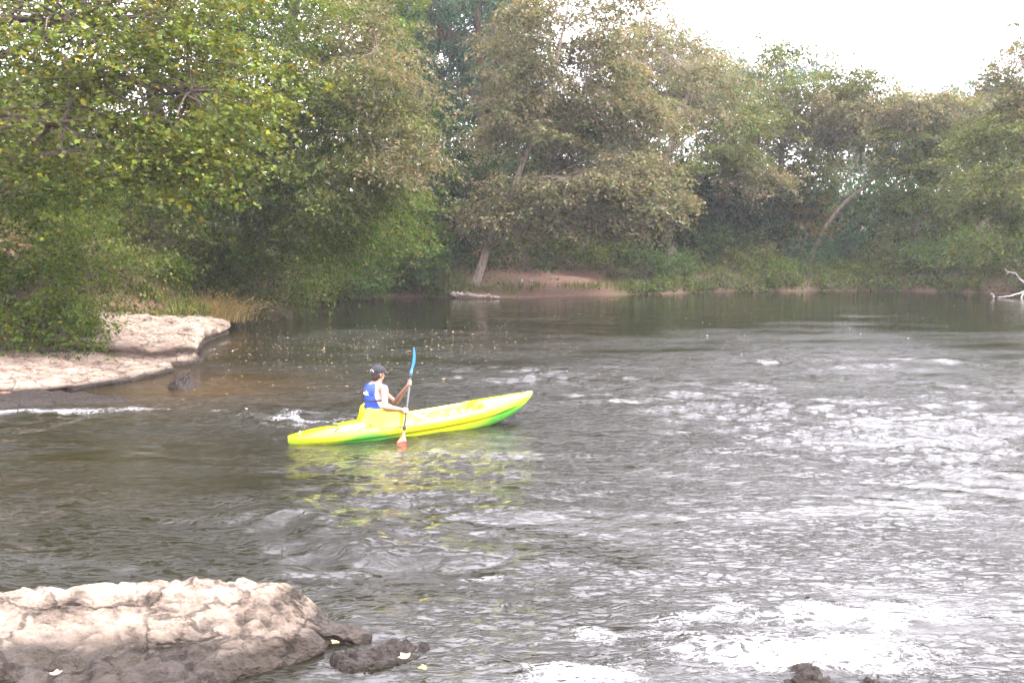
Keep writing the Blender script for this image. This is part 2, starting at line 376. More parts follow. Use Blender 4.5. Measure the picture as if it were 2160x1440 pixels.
# water: a real wavy sheet, rough where the current runs over the ledge and calm beyond
KAYAK_C = np.array([-1.34, 15.08])
def run_mask(x, y):
    """where the current ruffles the surface: near, breaking up in long bands towards the far pool"""
    q = fbm(np.stack([x * 0.10, y * 0.35, 0 * x + 3], -1), 3)
    return np.clip(sstep(35, 17, y + 9 * q), 0, 1)
def water_z(x, y):
    p = np.stack([x, y, np.zeros_like(x)], -1)
    # current bends: it comes out of the left chute and runs to the right
    q = p.copy(); q[:, 1] += 0.25 * q[:, 0]
    lively = run_mask(x, y)
    calm_left = sstep(-4.2, -6.4, x) * sstep(17.5, 19, y)
    lively = lively * (1 - 0.9 * calm_left)
    patch = 0.55 + 0.45 * np.clip(1.6 * noise(np.stack([x * 0.22, y * 0.16, 0 * x + 5], -1)) + 0.3, -0.6, 1)
    left_run = sstep(-1.0, -5, x) * sstep(16, 9, y)
    a = lively * patch * (1 - 0.55 * left_run)
    big = noise(q * np.array([0.55, 0.8, 1])) * 0.05
    mid = noise(q * np.array([1.5, 2.6, 1]) + 9) * 0.042
    sm = (1 - 2 * np.abs(noise(q * np.array([3.4, 5.2, 1]) + 4))) * 0.011
    fine = noise(q * np.array([6.0, 9.0, 1]) + 31) * 0.011
    nearby = 0.42 + 0.58 * sstep(8, 17, y)
    a = a * (1 + 0.7 * sstep(-3.0, 0.5, x) * sstep(30, 16, y) * sstep(8, 13, y))
    z = a * (big * (0.5 + 0.5 * nearby) + nearby * (mid + sm) + fine * nearby)
    # standing waves below the ledge in front of the rock
    sw = np.exp(-(((x + 1.9) / 1.7) ** 2 + ((y - 9.9) / 1.6) ** 2))
    ch = np.exp(-(((x + 3.0) / 1.8) ** 2 + ((y - 16.0) / 1.1) ** 2))
    z += ch * (0.05 * noise(p * np.array([2.2, 3.4, 1]) + 50) + 0.03 * noise(p * np.array([5, 7, 1]) + 60))
    z += sw * (0.065 * np.sin(3.0 * (0.7 * x + y) + 2.2 * noise(p * 0.9)) + 0.05 * (1 - 2 * np.abs(noise(p * np.array([1.6, 2.4, 1])))) + 0.018 * noise(p * 5.2))
    # long smooth tongues in the left run
    z += left_run * 0.02 * np.sin(3.4 * y + 1.1 * x + 2.2 * noise(p * 0.45))
    # riffle with white water
    fm = foam_mask(x, y)
    z += fm * (0.045 + 0.05 * noise(p * 3.2 + 3) + 0.03 * noise(p * 8.0))
    far = sstep(20, 36, y)
    z += far * (0.006 * noise(q * np.array([0.8, 2.0, 1])) + 0.004 * noise(q * np.array([2.2, 4.6, 1])))
    return z
def foam_mask(x, y):
    p = np.stack([x, y, np.zeros_like(x)], -1)
    w = 0.35 * noise(p * 1.3 + 2)
    f = 0.95 * np.exp(-(((x - 2.05 + 2 * w) / 0.95) ** 2 + ((y - 6.9 + 0.6 * w) / 0.42) ** 2))
    f = np.maximum(f, 0.8 * np.exp(-(((x - 0.35 + w) / 0.5) ** 2 + ((y - 6.5) / 0.3) ** 2)))
    f = np.maximum(f, 0.6 * np.exp(-(((x - 1.35) / 0.55) ** 2 + ((y - 7.55 - 0.25 * (x - 1.3) + 0.6 * w) / 0.18) ** 2)))
    f = np.maximum(f, 0.6 * np.exp(-(((x + 0.28) / 0.28) ** 2 + ((y - 8.55 + w * 0.6) / 0.10) ** 2)))
    # thin white line along the foot of the left ledge, then the churned step behind the boat
    f = np.maximum(f, 0.6 * np.exp(-(((x + 7.2) / 2.1) ** 2 + ((y - 16.75 - 0.16 * (x + 7) + 0.4 * w) / 0.30) ** 2)))
    w2 = fbm(p * 0.9 + 40, 3)
    f = np.maximum(f, 0.47 * np.exp(-(((x + 3.6 + w2) / 1.3) ** 2 + ((y - 16.3 - 0.9 * w2) / 0.45) ** 2)))
    f = np.maximum(f, 0.45 * np.exp(-(((x + 2.7 + w2) / 1.1) ** 2 + ((y - 15.4 - 0.9 * w2) / 0.4) ** 2)))
    f = np.maximum(f, 0.62 * np.exp(-(((x - 2.6 + w2) / 1.2) ** 2 + ((y - 7.6 - 0.5 * w2) / 0.3) ** 2)))
    f = np.maximum(f, 0.55 * np.exp(-(((x - 1.2 + w2) / 0.9) ** 2 + ((y - 7.0 - 0.5 * w2) / 0.3) ** 2)))
    return np.clip(f, 0, 1)
wxs = graded(-58, 88, -7, 9, 0.056, 1.09)
wy, v = [], 2.0
while v < 60: wy.append(v); v += 0.045 + 0.0055 * max(0, v - 6)
wX, wY, wF = grid_mesh(wxs, np.array(wy))
wZ = water_z(wX, wY)
wme = mesh("river", np.stack([wX, wY, wZ], -1), wF, extra={"foam": foam_mask(wX, wY),
    "silt": np.clip(np.exp(-(((wX + 5.6) / 2.2) ** 2 + ((wY - 19.5) / 2.2) ** 2)) + 0.12 * np.exp(-(((wX + 5) / 3) ** 2 + ((wY - 13) / 3.5) ** 2)), 0, 1),
    "rough_run": np.clip(0.5 * np.exp(-(((wX + 1.9) / 2.0) ** 2 + ((wY - 9.9) / 1.9) ** 2)) + run_mask(wX, wY) * (0.42 + 0.58 * sstep(7, 16, wY)) * (1 - 0.72 * sstep(0.0, -3.5, wX) * sstep(17, 12, wY)) * (1 - 0.8 * sstep(-4.2, -6.4, wX) * sstep(17.5, 19, wY)), 0, 1)})
def water_material():
    m, n, l = new_mat("turbid_river_water")
    geo = n.new("ShaderNodeNewGeometry")
    def noi(scale, vec, detail=4, rough=0.55, dist=0.0):
        mp = n.new("ShaderNodeMapping"); mp.inputs["Scale"].default_value = vec; mp.inputs["Rotation"].default_value = (0, 0, 0.22)
        l.new(geo.outputs["Position"], mp.inputs[0])
        q = n.new("ShaderNodeTexNoise"); q.inputs["Scale"].default_value = scale; q.inputs["Detail"].default_value = detail
        q.inputs["Roughness"].default_value = rough; q.inputs["Distortion"].default_value = dist
        l.new(mp.outputs[0], q.inputs["Vector"]); return q
    def attr(name):
        a = n.new("ShaderNodeAttribute"); a.attribute_name = name; return a.outputs["Fac"]
    def math_(op, a, b=None, c=None):
        q = n.new("ShaderNodeMath"); q.operation = op
        for i, v in enumerate((a, b, c)):
            if v is None: continue
            if isinstance(v, (int, float)): q.inputs[i].default_value = v
            else: l.new(v, q.inputs[i])
        return q.outputs[0]
    b = n.new("ShaderNodeBsdfPrincipled"); o = n.new("ShaderNodeOutputMaterial")
    base = n.new("ShaderNodeMix"); base.data_type = 'RGBA'
    base.inputs[6].default_value = (0.0078, 0.0074, 0.0036, 1); base.inputs[7].default_value = (0.045, 0.024, 0.007, 1)
    sn = noi(0.9, (1, 1.6, 1), 4)
    sil = math_('MULTIPLY', attr("silt"), math_('MULTIPLY', sn.outputs["Fac"], 1.3))
    l.new(sil, base.inputs[0])
    l.new(base.outputs[2], b.inputs["Base Color"])
    b.inputs["IOR"].default_value = 1.333
    b.inputs["Roughness"].default_value = 0.06
    # ripples
    r1 = noi(6.5, (0.8, 1.7, 1), 5, 0.6, 0.7)
    r2 = noi(24.0, (1.0, 1.5, 1), 4, 0.55, 0.4)
    rid = math_('ABSOLUTE', math_('SUBTRACT', r1.outputs["Fac"], 0.5))
    r3 = noi(2.6, (0.9, 1.9, 1), 4, 0.55, 0.9)
    rid3 = math_('ABSOLUTE', math_('SUBTRACT', r3.outputs["Fac"], 0.5))
    ridge3 = math_('POWER', math_('MAXIMUM', math_('SUBTRACT', 1.0, math_('MULTIPLY', rid3, 13.0)), 0.0), 2.0)
    ridge = math_('POWER', math_('MAXIMUM', math_('SUBTRACT', 1.0, math_('MULTIPLY', rid, 20.0)), 0.0), 2.0)
    h = math_('ADD', math_('ADD', math_('MULTIPLY', ridge, 0.45), math_('MULTIPLY', ridge3, 0.6)), math_('ADD', math_('MULTIPLY', r1.outputs["Fac"], 0.5), math_('MULTIPLY', r2.outputs["Fac"], 0.14)))
    rr = attr("rough_run")
    calm = noi(0.3, (1, 2.4, 1), 4)
    cm = n.new("ShaderNodeMapRange"); cm.inputs["From Min"].default_value = 0.38; cm.inputs["From Max"].default_value = 0.6
    cm.inputs["To Min"].default_value = 0.18; cm.inputs["To Max"].default_value = 1.0
    l.new(calm.outputs["Fac"], cm.inputs[0])
    amp = math_('MULTIPLY', math_('MULTIPLY_ADD', rr, 0.94, 0.06), cm.outputs[0])
    bp = n.new("ShaderNodeBump"); bp.inputs["Strength"].default_value = 1.0; bp.inputs["Distance"].default_value = 0.020
    l.new(math_('MULTIPLY', h, amp), bp.inputs["Height"]); l.new(bp.outputs[0], b.inputs["Normal"])
    # foam
    fo = n.new("ShaderNodeBsdfPrincipled"); fo.inputs["Base Color"].default_value = (0.72, 0.72, 0.74, 1); fo.inputs["Roughness"].default_value = 0.6
    fo.inputs["Subsurface Weight"].default_value = 0.0
    f1 = noi(4.5, (1.0, 1.6, 1), 9, 0.72, 1.6); f2 = noi(30, (1, 1, 1), 3, 0.6)
    fr = math_('ABSOLUTE', math_('SUBTRACT', f1.outputs["Fac"], 0.5))
    web = math_('SUBTRACT', 1.0, math_('MULTIPLY', fr, 10.0))
    fm = math_('ADD', math_('MULTIPLY', attr("foam"), 1.5), math_('MULTIPLY_ADD', web, 0.7, -1.12))
    f3 = noi(1.8, (1.0, 1.5, 1), 4, 0.6, 1.0)
    fm = math_('ADD', math_('ADD', fm, math_('MULTIPLY_ADD', f3.outputs["Fac"], 1.6, -0.8)), math_('MULTIPLY_ADD', f2.outputs["Fac"], 0.7, -0.35))
    fmr = n.new("ShaderNodeMapRange"); fmr.inputs["From Min"].default_value = 0.0; fmr.inputs["From Max"].default_value = 0.5
    fmr.inputs["To Max"].default_value = 0.95
    l.new(fm, fmr.inputs[0])
    bf = n.new("ShaderNodeBump"); bf.inputs["Strength"].default_value = 1; bf.inputs["Distance"].default_value = 0.04
    l.new(fm, bf.inputs["Height"]); l.new(bf.outputs[0], fo.inputs["Normal"])
    ms = n.new("ShaderNodeMixShader")
    l.new(fmr.outputs[0], ms.inputs[0]); l.new(b.outputs[0], ms.inputs[1]); l.new(fo.outputs[0], ms.inputs[2]); l.new(ms.outputs[0], o.inputs[0])
    return m
tag(obj("river", wme, None, water_material()), "dark olive river with rippling current and white riffles", kind="structure")

# ------------------------------------------------------------------ rocks
def rock(name, outline, topz, sides, mat, label, n_out=260, n_ring=60, amp=0.05, freq=2.0, seed=0.0, strata=0.0, edge_round=0.06, pits=0.0, crease=0.03, terrace=0.0, rough=0.02):
    """a rock with a closed outline (world x, y), a top surface topz(x, y) and an undercut side profile [(inset, z_fraction)...]"""
    P = spline(np.vstack([outline, outline[:1]]), n_out + 1)[:-1]
    c = P.mean(0)
    t = np.linspace(0, 1, n_ring + 1)[1:] ** 0.75
    V = []
    top = c[None, None] + (P[None] - c[None, None]) * t[:, None, None]
    X, Y = top[..., 0], top[..., 1]
    Z = topz(X, Y)
    p3 = np.stack([X, Y, np.full_like(X, seed)], -1).reshape(-1, 3)
    Z = Z + (amp * fbm(p3 * freq, 6, 2.1, 0.55) - crease * (1 - np.abs(fbm(p3 * freq * 1.3 + 13, 3))) ** 6).reshape(X.shape)
    if terrace:
        tn_ = fbm(p3 * np.array([0.7, 2.6, 1]) + 21, 3).reshape(X.shape) * 3.2
        fl = np.floor(tn_); Z = Z + terrace * (fl + sstep(0.35, 0.65, tn_ - fl) - tn_)
    if pits:
        pn = noise(p3 * np.array([3.2, 4.4, 1]) + 7).reshape(X.shape)
        Z = Z - pits * sstep(0.12, 0.5, pn)
    Z = Z + rough * np.abs(fbm(p3 * np.array([6, 7, 1]) + 33, 3)).reshape(X.shape)
    Z = Z - edge_round * np.clip((t[:, None] - 0.86) / 0.14, 0, 1) ** 2.5
    V.append(np.array([[c[0], c[1], Z[0].mean()]]))
    rings = [np.stack([X[k], Y[k], Z[k]], -1) for k in range(len(t))]
    edge = rings[-1]
    dirc = norm(np.concatenate([P - c], 1))
    zb = -0.35
    for inset, fz in sides:
        z = edge[:, 2] * (1 - fz) + zb * fz
        q = np.stack([edge[:, 0] - dirc[:, 0] * inset, edge[:, 1] - dirc[:, 1] * inset, z], -1)
        nn = fbm(np.stack([q[:, 0] * 1.6, q[:, 1] * 1.6, q[:, 2] * 6 + seed], -1), 4)
        st = strata * noise(np.stack([q[:, 0] * 0.5, q[:, 1] * 0.5, q[:, 2] * 14], -1))
        k = (amp * 1.3 * nn + st) * min(1.0, 0.25 + fz * 3)
        q[:, 0] += dirc[:, 0] * k; q[:, 1] += dirc[:, 1] * k
        rings.append(q)
    R = np.array(rings); K = len(R)
    V = np.vstack([V[0], R.reshape(-1, 3)])
    idx = 1 + np.arange(K * n_out).reshape(K, n_out)
    F = np.stack([idx[:-1], idx[1:], np.roll(idx, -1, 1)[1:], np.roll(idx, -1, 1)[:-1]], -1).reshape(-1, 4)
    T = np.stack([np.zeros(n_out, int), idx[0], np.roll(idx[0], -1)], -1)
    o0 = np.array([c[0], c[1], 0])
    me = mesh(name, V - o0, [F, T])
    o = obj(name, me, None, mat); o.location = o0
    return tag(o, label, "rock")

UNDER = [(0.0, 0.04), (-0.03, 0.10), (0.02, 0.18), (0.16, 0.26), (0.22, 0.33), (0.15, 0.40), (0.03, 0.47), (-0.02, 0.56), (0.05, 0.7), (0.1, 0.85), (0.2, 1.0)]
ROUND = [(-0.02, 0.08), (-0.03, 0.18), (-0.02, 0.3), (0.0, 0.42), (0.01, 0.55), (0.02, 0.7), (0.0, 0.85), (0.05, 1.0)]
def top_upper(x, y):
    left = np.maximum(0, -7.7 - x)
    return 0.50 - 0.042 * (y - 23) + 0.235 * left * np.clip((y - 20.5) / 4.5, 0.25, 1) - 0.012 * left ** 2 + 0.03 * np.sin(6 * (x * 0.35 + y) + 2 * np.sin(x))
rock("sandstone_slab", np.array([(-7.05, 22.75), (-7.7, 22.45), (-8.6, 22.3), (-9.8, 21.75), (-11.4, 21.4), (-13.5, 21.6), (-14.2, 24), (-13.4, 27.5), (-12.2, 30.5),
      (-10.6, 32.3), (-9.0, 32.0), (-8.15, 30.7), (-8.0, 29.2), (-7.95, 27.6), (-7.7, 26.4), (-7.5, 25.2), (-7.15, 24.2), (-6.95, 23.4)]),
     top_upper, UNDER, M_ROCK, "broad pale pinkish sandstone slab sloping down from the weedy bank to the water", n_out=340, n_ring=75, amp=0.045, freq=1.4, seed=3.1, strata=0.05, terrace=0.05, edge_round=0.04)
def top_ledge(x, y):
    return 0.13 + 0.13 * np.maximum(0, -7.6 - x) + 0.02 * (y - 20) + 0.02 * np.sin(3 * x + 5 * y)
rock("sandstone_ledge", np.array([(-6.95, 21.75), (-7.1, 21.0), (-7.35, 20.1), (-7.75, 19.3), (-8.5, 18.5), (-9.8, 18.0), (-11.5, 17.8), (-13.2, 18.4), (-13.4, 20.4), (-12, 21.9), (-10.2, 22.3), (-8.6, 22.5), (-7.4, 22.3)]),
     top_ledge, [(0.0, 0.05), (-0.02, 0.13), (0.03, 0.22), (0.06, 0.32), (0.03, 0.42), (0.0, 0.55), (-0.02, 0.75), (-0.1, 1.0)], M_ROCK,
     "low flat sandstone ledge strewn with fallen leaves, in front of the undercut slab", n_out=320, n_ring=70, amp=0.04, freq=1.6, seed=8.7, strata=0.03, terrace=0.03, edge_round=0.04)
rock("shelf_rock", np.array([(-6.3, 17.9), (-7.0, 17.45), (-8.2, 17.2), (-9.6, 17.0), (-11.5, 17.1), (-11.6, 18.3), (-9.6, 18.7), (-8.3, 18.75), (-7.2, 18.4)]),
     lambda x, y: 0.05 + 0.02 * np.maximum(0, -7.5 - x), ROUND, M_ROCK_WET, "wet dark rock shelf just above the water at the foot of the ledge", n_out=180, n_ring=40, amp=0.05, freq=2.2, seed=5.5)
rock("river_stone", np.array([onz(358, 818)[:2], onz(372, 806)[:2], onz(395, 803)[:2], onz(410, 812)[:2], onz(400, 820)[:2], onz(378, 822)[:2]]),
     lambda x, y: 0.10 + 0 * x, ROUND, M_ROCK_WET, "small dark stone poking out of the shallow water off the ledge", n_out=90, n_ring=24, amp=0.06, freq=5.0, seed=1.2, edge_round=0.05)
def top_near(x, y):
    prof = np.interp(y, [5.2, 6.3, 6.65, 6.9, 7.15, 7.4, 7.85, 8.2], [0.03, 0.07, 0.13, 0.21, 0.29, 0.30, 0.21, 0.16])
    z = prof * (1 - 0.75 * sstep(-1.75, -1.15, x)) - 0.03 * sstep(-3.0, -3.8, x) - 0.01
    return z + 0.035 * np.sin(2.3 * x + 0.6) * np.sin(3.4 * y)
rock("foreground_rock", np.array([(-0.98, 7.30), (-1.28, 7.45), (-1.45, 7.62), (-1.75, 7.72), (-2.2, 7.86), (-2.75, 7.84), (-3.05, 7.68), (-3.6, 7.6), (-4.4, 7.55), (-5.4, 7.2), (-5.6, 6.2), (-5.0, 5.4),
      (-3.8, 5.2), (-2.6, 5.6), (-2.0, 6.15), (-1.75, 6.5), (-1.5, 6.72), (-1.3, 6.92), (-1.25, 7.08), (-1.0, 7.1)]),
     top_near, [(0.0, 0.05), (-0.02, 0.12), (0.02, 0.22), (0.08, 0.32), (0.10, 0.42), (0.06, 0.55), (0.0, 0.75), (-0.05, 1.0)], M_ROCK_NEAR,
     "large lumpy pale rock with dark pits and a wet foot, nearest the viewer", n_out=380, n_ring=105, amp=0.035, freq=2.4, seed=2.6, pits=0.06, edge_round=0.05, crease=0.035, terrace=0.035)
rock("wet_rock", np.array([(-0.72, 7.15), (-0.95, 7.02), (-1.2, 6.85), (-1.1, 6.68), (-0.8, 6.72), (-0.6, 6.9), (-0.55, 7.05)]),
     lambda x, y: 0.02 + 0 * x, ROUND, M_ROCK_WET, "low wet dark rock barely breaking the surface at the tip of the near pale rock", n_out=120, n_ring=30, amp=0.05, freq=4.0, seed=9.2)
rock("splash_rock", np.array([onz(1600, 1450)[:2], onz(1640, 1428)[:2], onz(1690, 1416)[:2], onz(1740, 1424)[:2], onz(1830, 1420)[:2], onz(1870, 1450)[:2], onz(1800, 1480)[:2], onz(1660, 1480)[:2]]),
     lambda x, y: 0.03 + 0.03 * np.sin(11 * x), ROUND, M_ROCK_WET, "black wet rock tip jutting through the white riffle", n_out=120, n_ring=30, amp=0.07, freq=5.0, seed=4.4)

# ------------------------------------------------------------------ foliage
def rand_dirs(n, rng): return norm(rng.normal(size=(n, 3)))
MAPLE = np.array([(0, 0), (0.32, 0.10), (0.55, 0.45), (0.25, 0.52), (0, 1.0), (-0.25, 0.52), (-0.55, 0.45), (-0.32, 0.10)])
def leaves(name, pos, d, nrm, size, cols, mat, parent=None, shape='diamond', width=0.5):
    pos = np.asarray(pos); d = norm(d); side = norm(np.cross(d, nrm)); up = np.cross(side, d)
    N = len(pos); s = np.asarray(size)[:, None]
    if shape == 'diamond':
        V = np.stack([pos, pos + d * s * 0.45 + side * s * width * 0.5 + up * s * 0.10, pos + d * s, pos + d * s * 0.45 - side * s * width * 0.5 + up * s * 0.10], 1)
        F = np.arange(N * 4).reshape(N, 4)
    else:
        V = pos[:, None] + side[:, None] * (MAPLE[None, :, 0:1] * s[:, None]) + d[:, None] * (MAPLE[None, :, 1:2] * s[:, None]) - up[:, None] * (np.abs(MAPLE[None, :, 0:1]) * 0.25 * s[:, None])
        F = np.arange(N * 8).reshape(N, 8)
    me = mesh(name, V.reshape(-1, 3), F, smooth=False, cols=cols)
    return obj(name, me, parent, mat)
def palette(n, pal, rng, jit=0.14):
    """pal: list of (weight, rgb)"""
    w = np.array([p[0] for p in pal], float); w /= w.sum()
    k = rng.choice(len(pal), n, p=w)
    c = np.array([p[1] for p in pal])[k]
    c = np.maximum(c * 1.10 - 0.10 * c.mean(1, keepdims=True), 0.004)
    return np.clip(0.60 * c * np.exp(rng.normal(0, jit, (n, 1))) * np.exp(rng.normal(0, 0.06, (n, 3))), 0.003, 0.9)
def spray_points(anchor, d, L, n_tw, n_lf, rng, droop=0.25, ang=0.9, jit=0.03):
    """feathery branch ends: returns leaf pos, leaf direction, per-leaf spray index"""
    N = len(anchor)
    d = norm(d); side = norm(np.cross(d, np.array([0.0, 0, 1])) + 1e-6); up = np.cross(side, d)
    M = n_tw * n_lf
    k = np.arange(n_tw)
    sk = (0.12 + 0.85 * (k + rng.uniform(-0.3, 0.3, (N, n_tw))) / n_tw)                       # along the branchlet
    sgn = np.where(k % 2 == 0, 1.0, -1.0)[None] * np.ones((N, 1))
    an = ang * rng.uniform(0.6, 1.3, (N, n_tw))
    td = d[:, None] * np.cos(an)[..., None] + side[:, None] * (sgn * np.sin(an))[..., None] + up[:, None] * rng.normal(0, 0.16, (N, n_tw))[..., None]
    td = norm(td)
    lt = L[:, None] * (0.62 - 0.40 * sk) * rng.uniform(0.7, 1.25, (N, n_tw))
    tt = (np.arange(n_lf) + rng.uniform(0, 1, (N, n_tw, n_lf))) / n_lf
    pos = anchor[:, None, None] + d[:, None, None] * (sk * L[:, None])[..., None, None] + td[:, :, None] * (tt * lt[..., None])[..., None]
    rad = (sk[..., None] * L[:, None, None] + tt * lt[..., None])
    pos[..., 2] -= droop * rad ** 2 / np.maximum(L[:, None, None], 0.2)
    pos = pos + rng.normal(0, jit, pos.shape)
    ld = td[:, :, None] + rng.normal(0, 0.55, pos.shape); ld[..., 2] -= 0.35
    return pos.reshape(-1, 3), norm(ld.reshape(-1, 3)), np.repeat(np.arange(N), M)

GREEN = [(5, (0.09, 0.135, 0.024)), (3, (0.12, 0.165, 0.032)), (2, (0.06, 0.095, 0.02)), (0.5, (0.26, 0.20, 0.03))]
MAPLEG = [(5, (0.135, 0.168, 0.034)), (3, (0.18, 0.205, 0.05)), (2, (0.08, 0.11, 0.022)), (0.5, (0.33, 0.27, 0.035)), (0.3, (0.36, 0.36, 0.22))]
TAN = [(4, (0.24, 0.205, 0.12)), (3, (0.185, 0.18, 0.09)), (3, (0.12, 0.14, 0.06)), (1, (0.29, 0.225, 0.15)), (0.4, (0.17, 0.115, 0.075))]
OLIVE = [(4, (0.125, 0.15, 0.045)), (3, (0.16, 0.175, 0.06)), (2, (0.08, 0.11, 0.03)), (0.7, (0.24, 0.20, 0.08))]
DARK = [(5, (0.035, 0.065, 0.020)), (3, (0.05, 0.085, 0.024)), (1, (0.025, 0.04, 0.014)), (0.3, (0.16, 0.12, 0.03))]
BLUEG = [(5, (0.055, 0.11, 0.055)), (3, (0.075, 0.135, 0.068)), (1, (0.035, 0.07, 0.035))]
BUSH = [(5, (0.095, 0.165, 0.05)), (3, (0.125, 0.20, 0.065)), (2, (0.065, 0.105, 0.035)), (0.5, (0.20, 0.17, 0.04))]
YELLOW = [(4, (0.26, 0.19, 0.035)), (3, (0.14, 0.14, 0.03)), (2, (0.30, 0.16, 0.04)), (2, (0.09, 0.10, 0.025))]
BROWN = [(4, (0.15, 0.085, 0.05)), (3, (0.20, 0.13, 0.07)), (2, (0.09, 0.06, 0.035)), (1, (0.10, 0.10, 0.03))]

def tree(name, label, trunk_pts, r0, blobs, pal, bark=None, leaf=0.10, boughs=34, sp=6, n_tw=6, n_lf=9, L=1.0, droop=0.25, width=0.5, shape='diamond',
         seed=0, group=None, cat="tree", r1=None, clump=0.5, mat=None, needle=False, outward=0.8, base_drop=0.4):
    """trunk_pts world points; blobs [(centre, radii, weight, palette or None)]"""
    rng = np.random.default_rng(seed + 100)
    tp = np.array(trunk_pts, float)
    g = float(ground_z(np.array([tp[0, 0]]), np.array([tp[0, 1]]))[0])
    root = empty(name, (tp[0, 0], tp[0, 1], g))
    tag(root, label, cat, group)
    org = np.array([tp[0, 0], tp[0, 1], g])
    tp[0, 2] = g - base_drop
    n = 26
    path = spline(tp, n); tt = np.linspace(0, 1, n)
    path[2:-1] += rng.normal(0, r0 * 0.18, (n - 3, 3))
    rr = r0 * (1 - tt) ** 0.8 * (1 + 0.55 * np.exp(-tt * 18)) + (r1 or 0.03)
    V, F = tubes(path[None] - org, rr[None], 10)
    V0, F0 = V, F
    limbs, limr, sub, subr = [], [], [], []
    A, D, LL, PI = [], [], [], []
    for bi, (c, rad, wgt, bp) in enumerate(blobs):
        c = np.array(c, float); rad = np.array(rad, float)
        dist = np.linalg.norm(path - c, axis=1) + 1.4 * np.maximum(0, path[:, 2] - c[2] + 0.3 * np.linalg.norm((path - c)[:, :2], axis=1))
        j = int(np.argmin(dist)); j = max(3, min(j, n - 2))
        p0 = path[j]; midp = (p0 + c) / 2 + np.array([0, 0, 0.16 * np.linalg.norm(c - p0)]) + rng.normal(0, 0.15, 3)
        lp = spline([p0, midp, c, c + (c - midp) * 0.12], 10)
        limbs.append(lp); rs = max(0.02, rr[j] * 0.42); limr.append(np.linspace(rs, 0.012, 10))
        nb = max(4, int(boughs * wgt * 0.62))
        u = rand_dirs(nb, rng); rr_ = rng.uniform(0.15, 1.0, (nb, 1)) ** 0.45
        seeds = c + u * rr_ * rad
        jj = rng.integers(3, 10, nb); p1 = lp[jj]
        m2 = (p1 + seeds) / 2 + np.array([0, 0, 0.10]) * np.linalg.norm(seeds - p1, axis=1)[:, None] + rng.normal(0, 0.1, (nb, 3))
        t5 = np.linspace(0, 1, 5)[None, :, None]
        bez = p1[:, None] * (1 - t5) ** 2 + 2 * m2[:, None] * t5 * (1 - t5) + seeds[:, None] * t5 ** 2
        sub.append(bez); subr.append(np.linspace(1, 0.25, 5)[None] * np.clip(rs * 0.45, 0.015, 0.055) * np.ones((nb, 1)))
        ns = nb * sp
        own = np.repeat(np.arange(nb), sp)
        a = seeds[own] + rng.normal(0, clump, (ns, 3)) * np.array([1, 1, 0.45])
        axis = np.array([path[j][0], path[j][1], 0])
        out = norm(seeds[own] - p1[own]) * 0.7 + outward * norm((seeds[own] - axis) * np.array([1, 1, 0])) + rng.normal(0, 0.55, (ns, 3)) * np.array([1, 1, 0.30])
        A.append(a); D.append(norm(out)); LL.append(L * rng.uniform(0.65, 1.3, ns)); PI.append(np.full(ns, bi))
    V1, F1 = tubes(np.array(limbs), np.array(limr), 6)
    V2, F2 = tubes(np.concatenate(sub), np.concatenate(subr), 4)
    Vb, Fb = merge([(V0, F0), (V1 - org, F1), (V2 - org, F2)])
    obj("trunk", mesh("trunk", Vb, Fb), root, bark or M_BARK)
    A, D, LL, PI = np.concatenate(A), np.concatenate(D), np.concatenate(LL), np.concatenate(PI)
    if needle:
        nt = 3; K = n_lf * n_tw // 3
        tips = A[:, None] + D[:, None] * (LL[:, None, None] * rng.uniform(0.2, 1, (len(A), nt, 1))) + rng.normal(0, 0.16, (len(A), nt, 3))
        pos = np.repeat(tips.reshape(-1, 3), K, 0) + rng.normal(0, 0.03, (len(A) * nt * K, 3))
        ld = norm(np.repeat(np.repeat(D, nt, 0), K, 0) * 0.6 + rng.normal(0, 0.75, pos.shape) + np.array([0, 0, 0.25]))
        si = np.repeat(np.repeat(np.arange(len(A)), nt), K)
    else:
        pos, ld, si = spray_points(A, D, LL, n_tw, int(round(n_lf * 1.5)), rng, droop, jit=leaf * 0.4)
    nr = rng.normal(0, 0.42, pos.shape) + np.array([0, 0, 1.0])
    cols = np.empty_like(pos)
    bidx = PI[si]
    for bi, b in enumerate(blobs):
        mk = bidx == bi
        cols[mk] = palette(int(mk.sum()), b[3] or pal, rng)
    # branchlets differ a little in hue, as one bough turns before another
    sc = np.exp(rng.normal(0, 0.16, (len(A), 1))) * np.exp(rng.normal(0, 0.05, (len(A), 3)))
    cols = np.clip(cols * sc[si], 0.003, 0.9)
    leaves("crown", pos - org, ld, nr, leaf * rng.uniform(0.6, 1.3, len(pos)), cols, mat or (M_NEEDLE if needle else M_LEAF), root, shape, width)
    return root
def B(px, py, Y, rx, ry, rd=None, w=1.0, pal=None):
    """crown clump seen at (px, py) at distance Y; rx, ry in photo pixels"""
    k = Y / FPX
    return (at(px, py, Y), (rx * k, rd if rd else 0.8 * max(rx, ry) * k, ry * k), w, pal)
def TP(*pts): return [at(*p) for p in pts]

